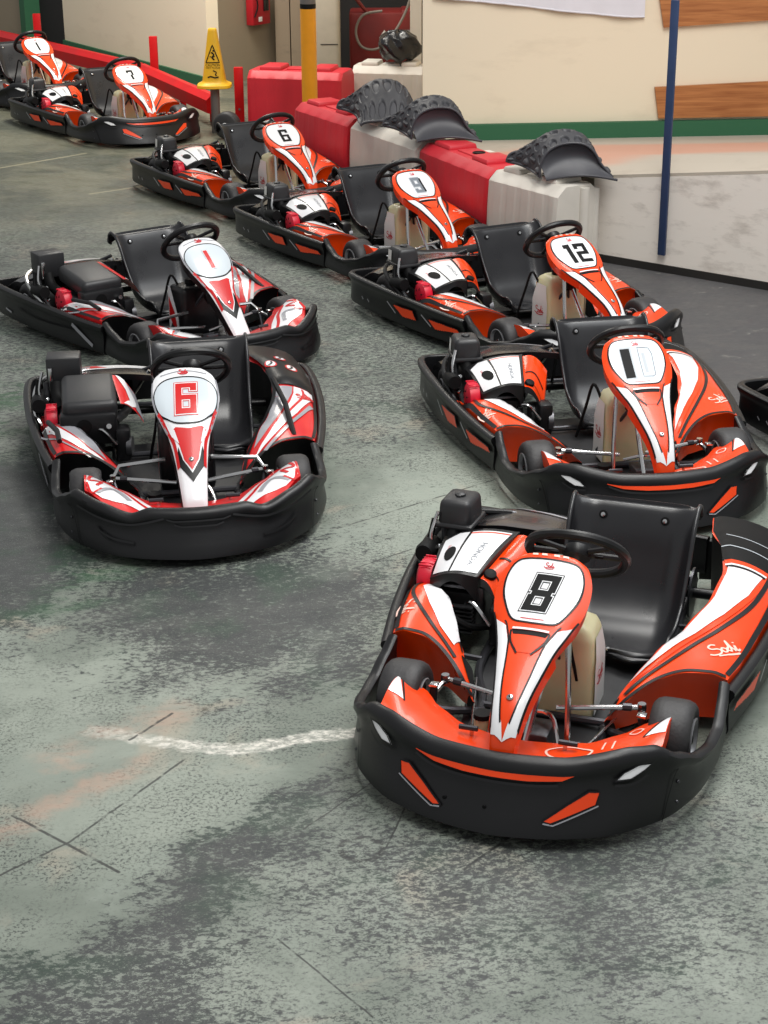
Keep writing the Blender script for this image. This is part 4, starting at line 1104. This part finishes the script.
# far left walls
slab('wall_left', [(-1.85, 19.19), (-1.73, 19.27), (-3.77, 22.51), (-3.93, 22.43)], 0, 3.2, CREAM)
slab('baseboard_left', [(-1.87, 19.16), (-1.84, 19.21), (-3.92, 22.46), (-3.96, 22.42)], 0, .10, GREEN)
slab('wall_back', [(-1.73, 19.27), (-1.0, 20.3), (-1.0, 20.45), (-1.80, 19.4)], 0, 3.2, BEIGE)
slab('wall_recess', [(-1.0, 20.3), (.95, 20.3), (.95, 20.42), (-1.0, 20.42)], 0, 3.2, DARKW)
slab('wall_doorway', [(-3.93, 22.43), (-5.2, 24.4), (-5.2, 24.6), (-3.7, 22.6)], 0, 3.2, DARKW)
slab('wall_far', [(-4.42, 23.22), (-9, 30.2), (-9.1, 30.1), (-4.55, 23.15)], 0, 3.2, BEIGE)
slab('door_1', [(-4.33, 23.06), (-4.42, 23.2), (-4.6, 23.1), (-4.51, 22.96)], 0, 3.0, GREEN)


# ------------------------------------------------------------------ water-filled barriers
BRED = mat('barrier_red', rgb(200, 34, 48), .5, bump=.1, bscale=30, var=.08, vscale=4)
BWHITE = mat('barrier_white', rgb(208, 202, 192), .5, bump=.1, bscale=30, var=.07, vscale=4)
def barrier(a, b, W, h, m, label, group, ridge=False, key=0):
    ax = Vector((b[0]-a[0], b[1]-a[1], 0)); Ln = ax.length; ax.normalize(); ay = Vector((-ax.y, ax.x, 0))
    root = empty('water_barrier', (a[0], a[1], 0)); root.rotation_euler = (0, 0, math.atan2(ax.y, ax.x))
    mb = MB()
    prof = [(.035, 0), (0, .02), (.0, .04), (.006, h*.55), (.018, h*.86), (.03, h*.885), (.085, h*.965), (.10, h*.97), (W-.10, h*.97), (W-.085, h*.965), (W-.03, h*.885), (W-.018, h*.86), (W-.006, h*.55), (W, .04), (W, .02), (W-.035, 0)]
    def fn(u, v):
        p = prof[int(round(v*len(prof))) % len(prof)]; x = Ln*u
        e = min(u, 1-u)*Ln; k = max(0, 1-e/.03); 
        # shallow vertical flutes on the long sides
        t = (u*5) % 1; fl = .003 if .12 < t < .5 else 0
        y = p[0]; 
        if y < .02: y += fl*(.04 < p[1] < h*.9)
        if y > W-.02: y -= fl*(.04 < p[1] < h*.9)
        y = y+(W/2-y)*k*.06
        return Vector((x, y, p[1]*(1-.01*k)))
    mb.grid(fn, 80, len(prof), m, cv=True)
    for e in (0, 1): mb.add([fn(e, j/len(prof)) for j in range(len(prof))], [tuple(range(len(prof)))], m)
    o = mb.build('body', root, sharp=25)
    mb = MB()
    for c, l in ((Ln*.22, Ln*.24), (Ln*.76, Ln*.22)):
        mb.box((c, W/2, h*.99), (l, W*.58, h*.075), m, .014, None, 2, .93)
    mb.box((Ln*.5, W/2, h*.975), (Ln*.25, W*.34, h*.03), m, .006)
    mb.build('top_ridge', root)
    mb = MB(); mb.lathe([(0, 0), (.040, 0), (.046, .004), (.046, .008), (.036, .010), (.034, -.0), (0, -.001)], (Ln*.56, W/2, h*.992), (0, 0, 1), BMATTE if key else m, 20)
    mb.lathe([(0, 0), (.034, 0), (.034, .002), (0, .0021)], (Ln*.56, W/2, h*.998), (0, 0, 1), BMATTE, 20)
    mb.build('filler_cap', root)
    if ridge:
        mb = MB(); mb.tube([(Ln+.004, W*.62, .01), (Ln+.004, W*.62, h*.93)], .035, m, 16); mb.tube([(Ln-.02, W*.9, .01), (Ln-.02, W*.9, h*.9)], .03, m, 12); mb.build('end_rib', root, sharp=60)
    tag(root, label, 'barrier', group)
    return root
GR, GW = 'red plastic barriers', 'white plastic barriers'
barrier((.700, 11.76), (1.110, 11.17), .40, .575, BWHITE, 'white plastic barrier at the near end of the row, beside the low wall', GW, ridge=True)
barrier((.255, 12.86), (.700, 11.85), .40, .563, BRED, 'red plastic barrier between two white ones, behind the go-kart with the 9', GR, key=1)
barrier((-.265, 13.83), (.222, 12.87), .38, .565, BWHITE, 'white plastic barrier under the two farther black seat shells', GW)
barrier((-.740, 14.68), (-.290, 13.86), .41, .570, BRED, 'red plastic barrier in front of the yellow post, behind orange kart 6', GR, key=1)
barrier((-1.235, 16.36), (-.365, 16.14), .50, .585, BRED, 'wide red plastic barrier at the back left, beside the caution cone', GR)
barrier((-.275, 16.62), (.40, 16.46), .40, .585, BWHITE, 'white plastic barrier at the back, under the black bag', GW)

# ------------------------------------------------------------------ dimpled seat shells lying face down on the barriers
FOAM = mat('seat_insert_black', rgb(62, 62, 66), .5, bump=.1, bscale=120, var=.12, vscale=8)
FOAMS = mat('seat_insert_smooth', rgb(66, 66, 71), .42, var=.1, vscale=5)
def shell(loc, yaw, sc, label, full=False, tilt=0):
    root = empty('seat_shell', loc, yaw)
    arcs = [[(-.46, .03), (-.44, .07), (-.40, .09), (-.34, .095), (-.27, .085), (-.20, .06), (-.13, .03), (-.10, .0)],
            [(-.36, .02), (-.345, .10), (-.29, .16), (-.19, .20), (-.07, .19), (.02, .15), (.08, .09), (.11, .02)],
            [(-.28, .00), (-.265, .12), (-.21, .21), (-.10, .265), (.04, .265), (.13, .21), (.19, .11), (.24, .02)],
            [(-.215, -.02), (-.205, .09), (-.155, .20), (-.05, .262), (.09, .262), (.175, .19), (.225, .09), (.31, -.02)]]
    ys = [.20, .13, .02, -.13]
    arcs[3] = [(x*(1.02 if not full else .9)+(0 if not full else -.02), z*(.76 if not full else .12)+(0 if not full else -.03)) for x, z in arcs[3]]
    if full: arcs[2] = [(x, z*.92) for x, z in arcs[2]]; ys[3] = -.22
    A = [cat([(x, 0, z) for x, z in a], 8) for a in arcs]; n = len(A[0])-1
    def base(u, v):
        t = v*3; i = min(int(t), 2); k = t-i; a0, a1, a2, a3 = max(i-1, 0), i, i+1, min(i+2, 3)
        j = u*n; q = min(int(j), n-1); f = j-q
        def at(m_): p = A[m_][q].lerp(A[m_][q+1], f); return Vector((p.x, ys[m_], p.z))
        a, b, c, d = at(a0), at(a1), at(a2), at(a3)
        return .5*((2*b)+(c-a)*k+(2*a-5*b+4*c-d)*k*k+(3*b-a-3*c+d)*k**3)
    def S(u, v):
        p = base(u, v); e = .01
        nn = (base(min(1, u+e), v)-base(max(0, u-e), v)).cross(base(u, min(1, v+e))-base(u, max(0, v-e)))
        if nn.length < 1e-9: return p*sc
        nn.normalize()
        if nn.z < 0 and .1 < u < .9: nn = -nn
        # hexagonal field of round cups
        gu, gv = u*10, v*5
        best = 9
        for r in (math.floor(gv)-1, math.floor(gv), math.floor(gv)+1, math.floor(gv)+2):
            for c_ in (math.floor(gu)-1, math.floor(gu), math.floor(gu)+1):
                cx = c_+.5+(.5 if r % 2 else 0); d = math.hypot((gu-cx), (gv-r-.5)*.95); best = min(best, d)
        dep = 0
        if best < .34: dep = -.022*(1-(best/.34)**4)
        elif best < .44: dep = .004*(1-abs(best-.39)/.05)
        if u < .03 or u > .97 or v < .03 or v > .97: dep = 0
        return (p+nn*dep)*sc
    mb = MB(); mb.grid(S, 120, 84, FOAM); mb.grid(lambda u, v: (base(u, v)*.985+Vector((0, 0, -.012)))*sc, 40, 20, FOAMS)
    rim = [base(k/40, 1)*sc for k in range(41)]+[base(1, 1-k/20)*sc for k in range(1, 21)]+[base(1-k/40, 0)*sc for k in range(1, 41)]+[base(0, k/20)*sc for k in range(1, 20)]
    mb.tube(rim, .009*sc, FOAMS, 8, closed=True)
    mb.build('dimpled_back', root, sharp=70)
    if not full:
        # smooth concave face below the front arch, flaring out to the right
        def fc(u, v):
            p = base(.12+.88*u, 1).copy(); lo = Vector((-.17+.52*u, -.165-.03*math.sin(PI*u), -.03+.035*math.sin(PI*u*1.0)-.0*u))
            q = p.lerp(lo, v); q.y += .075*math.sin(PI*v)*math.sin(PI*min(1, u*1.05)); return q*sc
        mb = MB(); mb.grid(fc, 30, 14, FOAMS); mb.tube([fc(k/30, 1) for k in range(31)], .009*sc, FOAMS, 8); mb.build('smooth_face', root, sharp=70)
    root.rotation_euler = (tilt, 0, yaw); root.scale = (1, 1, 1.12)
    tag(root, label, 'seat shell', 'dimpled black seat shells on the barriers')
    return root
shell((1.225, 11.46, .612), -.05, .88, 'black dimpled seat shell lying on the nearest white barrier')
shell((.42, 12.94, .598), -.03, .90, 'black dimpled seat shell with smooth front face, left of the nearest one')
shell((.07, 13.68, .600), -.10, .95, 'black dimpled seat shell, the farthest left of the three', full=True)

# ------------------------------------------------------------------ red guard rail, posts, cone
RAIL = mat('rail_red', rgb(196, 20, 24), .45, spec=.25, var=.12, vscale=3)
def rail(a, b, label):
    a, b = Vector((*a, 0)), Vector((*b, 0)); d = (b-a).normalized(); nrm = Vector((-d.y, d.x, 0)); mb = MB()
    cs = [(.05, .09), (-.05, .12), (-.055, .24), (.0, .29), (.05, .29)]
    vs = [nrm*y+Vector((0, 0, z)) for y, z in cs]+[b-a+nrm*y+Vector((0, 0, z)) for y, z in cs]; n = len(cs)
    root = empty('guard_rail', a)
    mb.add(vs, [tuple(range(n)), tuple(range(n, 2*n))]+[(i, (i+1) % n, n+(i+1) % n, n+i) for i in range(n)], RAIL); mb.build('beam', root, sharp=20)
    for t in (.1, .5, .9):
        q = (b-a)*t+nrm*.085; mb = MB(); mb.box((q.x, q.y, .12), (.06, .06, .24), RAIL, .006); mb.build('post', root)
    tag(root, label, 'rail', 'red guard rails along the left wall'); return root
rail((-5.2, 22.6), (-2.56, 18.94), 'red guard rail behind kart 1 at the far upper left')
rail((-2.54, 18.90), (-1.60, 16.80), 'red guard rail sloping down from kart 7 towards the caution cone')
def post(x, y, w_, h, label):
    mb = MB(); mb.box((0, 0, h/2), (w_, w_*.6, h), RAIL, .006); mb.box((0, 0, .006), (w_*1.6, w_*1.4, .012), RAIL, .003)
    mb.lathe([(0, 0), (.012, 0), (.010, .008), (0, .009)], (0, -w_*.3, h*.3), (0, -1, 0), STEEL, 8)
    o = mb.build('red_post', None); o.location = (x, y, 0); tag(o, label, 'post', 'red posts'); return o
post(-2.40, 18.99, .085, .56, 'short red post rising behind kart 7 at the guard rail')
post(-4.02, 21.15, .085, .56, 'short red post at top left, beside the dark doorway')
post(-1.335, 16.75, .085, .55, 'short red post between the caution cone and the wide red barrier')
YEL = mat('cone_yellow', rgb(222, 172, 22), .45, var=.08, vscale=8)
root = empty('caution_cone', (-1.535, 16.45, 0))
mb = MB()
def cone(u, v):
    a = 2*PI*v; zs = [(0, .155), (.03, .16), (.08, .155), (.12, .115), (.13, .108), (.97, .040), (1, .034)]; zz = [(0, .415), (.03, .42), (.08, .445), (.12, .46), (.13, .47), (.97, .93), (1, .94)]
    r = lin(zs, u); e = .55; ca, sa = math.cos(a), math.sin(a)
    return Vector((math.copysign(abs(ca)**e, ca)*r, math.copysign(abs(sa)**e, sa)*r, lin(zz, u)))
mb.grid(cone, 40, 32, YEL, cv=True); mb.add([cone(1, k/32) for k in range(32)], [tuple(range(32))], YEL); mb.add([cone(0, k/32) for k in range(32)], [tuple(range(32))], YEL)
SF = lambda a, b: Vector((a, -(.108-(b-.47)/.46*.068)-.002, b))
tri = [(-.062, .645), (.062, .645), (0, .80)]
mb.ribbon(SF, tri+[tri[0]], .009, BMATTE, smooth=0, off=.004)
mb.ribbon(SF, [(-.012, .735), (.012, .715), (-.004, .69), (.016, .668)], .012, BMATTE, off=.004); mb.ribbon(SF, [(-.024, .70), (0, .692), (.02, .70)], .007, BMATTE, off=.004)
mb.decal(SF, [(.0, .742), (.014, .742), (.014, .756), (.0, .756)], BMATTE, off=.004)
text_mesh(mb, SF, 'CAUTION', (0, .622), (1, 0), (0, 1), .030, BMATTE, off=.004)
text_mesh(mb, SF, 'WET FLOOR', (0, .598), (1, 0), (0, 1), .024, BMATTE, off=.004)
mb.ribbon(SF, [(.0, .575), (.03, .56), (.022, .54), (.034, .53)], .009, BMATTE, off=.004); mb.ribbon(SF, [(-.05, .515), (-.02, .522), (.02, .512), (.05, .52)], .012, BMATTE, off=.004)
mb.build('cone_body', root, sharp=50)
mb = MB(); mb.tube([(0, 0, .0), (0, 0, .43)], .042, mat('grey_tube', rgb(110, 104, 100), .5), 16); mb.build('tube', root)
tag(root, 'yellow caution cone perched on a grey tube by the guard rail', 'cone')
mb = MB(); mb.lathe([(.03, -.05), (.10, -.055), (.12, -.04), (.125, 0), (.12, .04), (.10, .055), (.03, .05)], (0, 0, 0), (-.35, -1, 0), BRUBBER, 28)
mb.lathe([(0, .03), (.03, .03), (.028, .06), (0, .065)], (0, 0, 0), (-.35, -1, 0), WHITE, 14)
o = mb.build('spare_tyre', None, sharp=50); o.location = (-1.40, 16.08, .128); tag(o, 'small black tyre with pale hub standing below the caution cone', 'tyre')

# ------------------------------------------------------------------ yellow post
mb = MB(); mb.tube([(0, 0, 0), (0, 0, 1.20)], .068, mat('post_yellow', rgb(226, 152, 20), .45, var=.06), 24, caps=True)
mb.tube([(0, 0, 1.20), (0, 0, 1.24)], .069, BMATTE, 24); mb.tube([(0, 0, 1.24), (0, 0, 1.8)], .068, mat('post_grey', rgb(98, 94, 92), .5), 24)
o = mb.build('bollard_post', None, sharp=50); o.location = (-.625, 15.62, 0); tag(o, 'yellow round post with dark grey top standing among the barriers', 'post')

# ------------------------------------------------------------------ fire point on the back wall
d = Vector((.73, 1.03, 0)).normalized(); root = empty('fire_extinguisher_box', (-1.375, 19.74, .60), math.atan2(d.y, d.x))
mb = MB(); mb.box((0, -.055, .20), (.30, .10, .42), mat('cabinet_red', rgb(170, 26, 36), .4), .012); mb.build('cabinet', root)
mb = MB(); mb.box((-.03, -.108, .05), (.06, .004, .05), TANKW, .001); mb.build('notice', root)
mb = MB(); mb.box((.07, -.112, .24), (.09, .008, .22), SMOKE, .003); mb.tube([(-.12, -.11, .36), (-.09, -.125, .2), (-.13, -.11, .08)], .008, BMATTE, smooth=4); mb.build('front_window', root)
tag(root, 'red fire equipment box on the beige back wall', 'fire box')
# pillar, cabinet, machine, bag, frame
TAUPE = wall_mat('taupe_pillar', rgb(140, 124, 104), rgb(90, 78, 66), sc=2, amt=.6)
slab('trim_2', [(-1.16, 19.90), (-1.0, 19.86), (-.98, 20.2), (-1.12, 20.2)], 0, 3.0, TAUPE)
slab('trim_3', [(-.985, 19.80), (-.86, 19.80), (-.86, 20.2), (-.97, 20.2)], 0, 3.0, TAUPE)
mb = MB(); mb.box((0, 0, .82), (.40, .40, 1.30), mat('cabinet_offwhite', rgb(176, 168, 152), .5, var=.06), .05, None, 3); mb.box((0, 0, .09), (.34, .34, .18), BMATTE, .01)
mb.tube([(.0, -.203, .52), (.18, -.203, .52)], .004, BMATTE)
o = mb.build('white_cabinet', None); o.location = (-.62, 18.75, 0); tag(o, 'off-white rounded cabinet behind the yellow post', 'cabinet')
root = empty('red_machine', (.02, 19.3, 0))
MR = mat('machine_red', rgb(112, 26, 24), .5, var=.15, vscale=5)
mb = MB(); mb.box((0, 0, .395), (.70, .45, .77), MR, .03); mb.box((.28, -.02, .62), (.16, .40, .36), MR, .02); mb.build('tank', root)
mb = MB(); mb.add([(.02, -.232, .60), (.075, -.232, .52), (.02, -.232, .44), (-.035, -.232, .52)], [(0, 1, 2, 3)], TANKW)
mb.add([(.02, -.234, .57), (.035, -.234, .53), (.02, -.234, .50), (.005, -.234, .53)], [(0, 1, 2, 3)], BMATTE); mb.build('warning_label', root)
mb = MB(); mb.add([(.16, -.25, .60), (.32, -.25, .60), (.32, -.25, .50), (.16, -.25, .50)], [(0, 1, 2, 3)], FADED2); mb.build('plate', root)
mb = MB(); mb.tube([(.30, -.30, .95), (.24, -.30, .78), (.12, -.32, .58), (-.05, -.33, .42), (-.22, -.32, .44), (-.28, -.30, .60), (-.20, -.30, .76), (.0, -.30, .80)], .014, mat('hose_grey', rgb(120, 112, 104), .5), 8, smooth=6); mb.build('hose', root)
mb = MB(); mb.tube([(-.30, -.25, .95), (-.10, -.2, .72), (.1, -.2, .66)], .02, MR, 8, smooth=5); mb.build('pipe', root)
tag(root, 'dark red machine with diamond label and grey hose in the dark recess', 'machine')
BAG = mat('bin_bag', rgb(24, 24, 27), .22, bump=.9, bscale=14)
mb = MB()
def bag(u, v):
    a = 2*PI*v; r = interp([(0, .14), (.15, .18), (.5, .19), (.75, .17), (.95, .09), (1, .02)], u); z = interp([(0, 0), (.15, .05), (.5, .14), (.75, .20), (.95, .25), (1, .255)], u)
    r *= 1+.12*math.sin(3*a+u*5)+.07*math.sin(7*a+u*9); return Vector((r*math.cos(a)*1.0, r*math.sin(a)*.8, z+.012*math.sin(5*a)))
mb.grid(bag, 20, 48, BAG, cv=True); mb.add([bag(0, k/48) for k in range(48)], [tuple(range(48))], BAG)
o = mb.build('rubbish_bag', None, sharp=60); o.location = (.17, 16.72, .617); tag(o, 'crumpled black rubbish bag on the back white barrier', 'bag')
slab('trim_4', [(.285, 17.4), (.39, 17.4), (.40, 17.55), (.295, 17.55)], 0, 1.6, BWHITE)

# ------------------------------------------------------------------ things on the right-hand wall
def wallpt(x, out=0): # point on the cream wall
    t = (x-.32)/5.18; return Vector((x, 13.60+.35*t-out, 0))
def board(pts, label):
    mb = MB(); f = [wallpt(x, .035)+Vector((0, 0, z)) for x, z in pts]; bk = [wallpt(x, .003)+Vector((0, 0, z)) for x, z in pts]; n = len(pts)
    mb.add(f+bk, [tuple(range(n)), tuple(range(n, 2*n))]+[(i, (i+1) % n, n+(i+1) % n, n+i) for i in range(n)], WOOD)
    o = mb.build('wooden_board', None, sharp=20); tag(o, label, 'board', 'varnished boards on the cream wall')
board([(2.145, .568), (5.0, .568), (5.0, .90), (2.105, .805)], 'varnished brown board on cream wall, just above the green strip')
board([(2.150, 1.25), (5.0, 1.40), (5.0, 1.70), (2.10, 1.50)], 'varnished brown board on cream wall, the higher one cut by the frame')
mb = MB(); mb.box((0, 0, .92), (.052, .022, 1.60), mat('bar_blue', rgb(40, 58, 92), .45, var=.12, vscale=6), .004)
o = mb.build('blue_bar', None); o.location = (1.815, 11.16, 0); o.rotation_euler = (0, 0, -.66); tag(o, 'upright dark blue metal bar standing against the low white wall', 'bar')
CLOTH = mat('banner_cloth', rgb(224, 222, 228), .8, var=.03)
mb = MB()
def ban(u, v):
    x = .40+1.60*u; z0 = lin([(0, 1.495), (.35, 1.44), (.6, 1.385), (.9, 1.335), (1, 1.33)], u); p = wallpt(x, .02+.012*math.sin(u*23)*(1-v)*.6+.01); p.z = z0+(2.25-z0)*v; return p
mb.grid(ban, 60, 10, CLOTH); mb.grid(lambda u, v: ban(u, v)+Vector((0, .006, 0)), 60, 10, CLOTH)
mb.tube([ban(k/60, 0)+Vector((0, .003, 0)) for k in range(61)], .008, CLOTH, 6)
o = mb.build('white_banner', None, sharp=60); tag(o, 'white cloth banner hanging on the cream wall at the top edge', 'banner')

# ------------------------------------------------------------------ lights and camera
w = bpy.data.worlds.new('World'); scene.world = w; w.use_nodes = True
bg = w.node_tree.nodes['Background']; bg.inputs['Color'].default_value = (.97, .985, 1, 1); bg.inputs['Strength'].default_value = .42
def area(name, loc, size, energy, color=(1, 1, 1), rot=(0, 0, 0), sy=None):
    l = bpy.data.lights.new(name, 'AREA'); l.energy = energy; l.color = color; l.shape = 'RECTANGLE'; l.size = size; l.size_y = sy or size
    o = bpy.data.objects.new(name, l); col.objects.link(o); o.location = loc; o.rotation_euler = rot; return o
area('ceiling_lamp_front', (.6, 4.4, 6.2), 1.2, 215, (1, .985, .95), sy=4)
area('ceiling_lamp_middle', (1.6, 9.0, 6.2), 1.2, 235, (1, .98, .94), sy=4)
area('ceiling_lamp_rear', (-1.6, 15.5, 5.5), 1.2, 150, (1, .95, .85), sy=4)
area('added_wall_wash', (-2.4, 17.4, 4.6), 1.0, 230, (1, .96, .88), rot=(math.radians(25), 0, 0), sy=2.5)  # added fill light, tilted to brighten the far left wall
area('skylight', (3.4, 6.5, 6.5), 3.5, 240, (.95, .98, 1), rot=(0, math.radians(28), 0), sy=6)

cam = bpy.data.cameras.new('Camera'); co = bpy.data.objects.new('Camera', cam); col.objects.link(co)
cam.sensor_fit = 'VERTICAL'; cam.sensor_height = 24; cam.lens = 1751.62/1024*24; cam.clip_end = 100
co.matrix_world = Matrix.Translation((0, 0, 2.9012)) @ Matrix.Rotation(math.radians(90-22.2738), 4, 'X') @ Matrix.Rotation(math.radians(-.41), 4, 'Z')
scene.camera = co
scene.view_settings.view_transform = 'Standard'; scene.view_settings.look = 'None'; scene.view_settings.exposure = 0; scene.view_settings.gamma = 1; scene.view_settings.use_curve_mapping = False
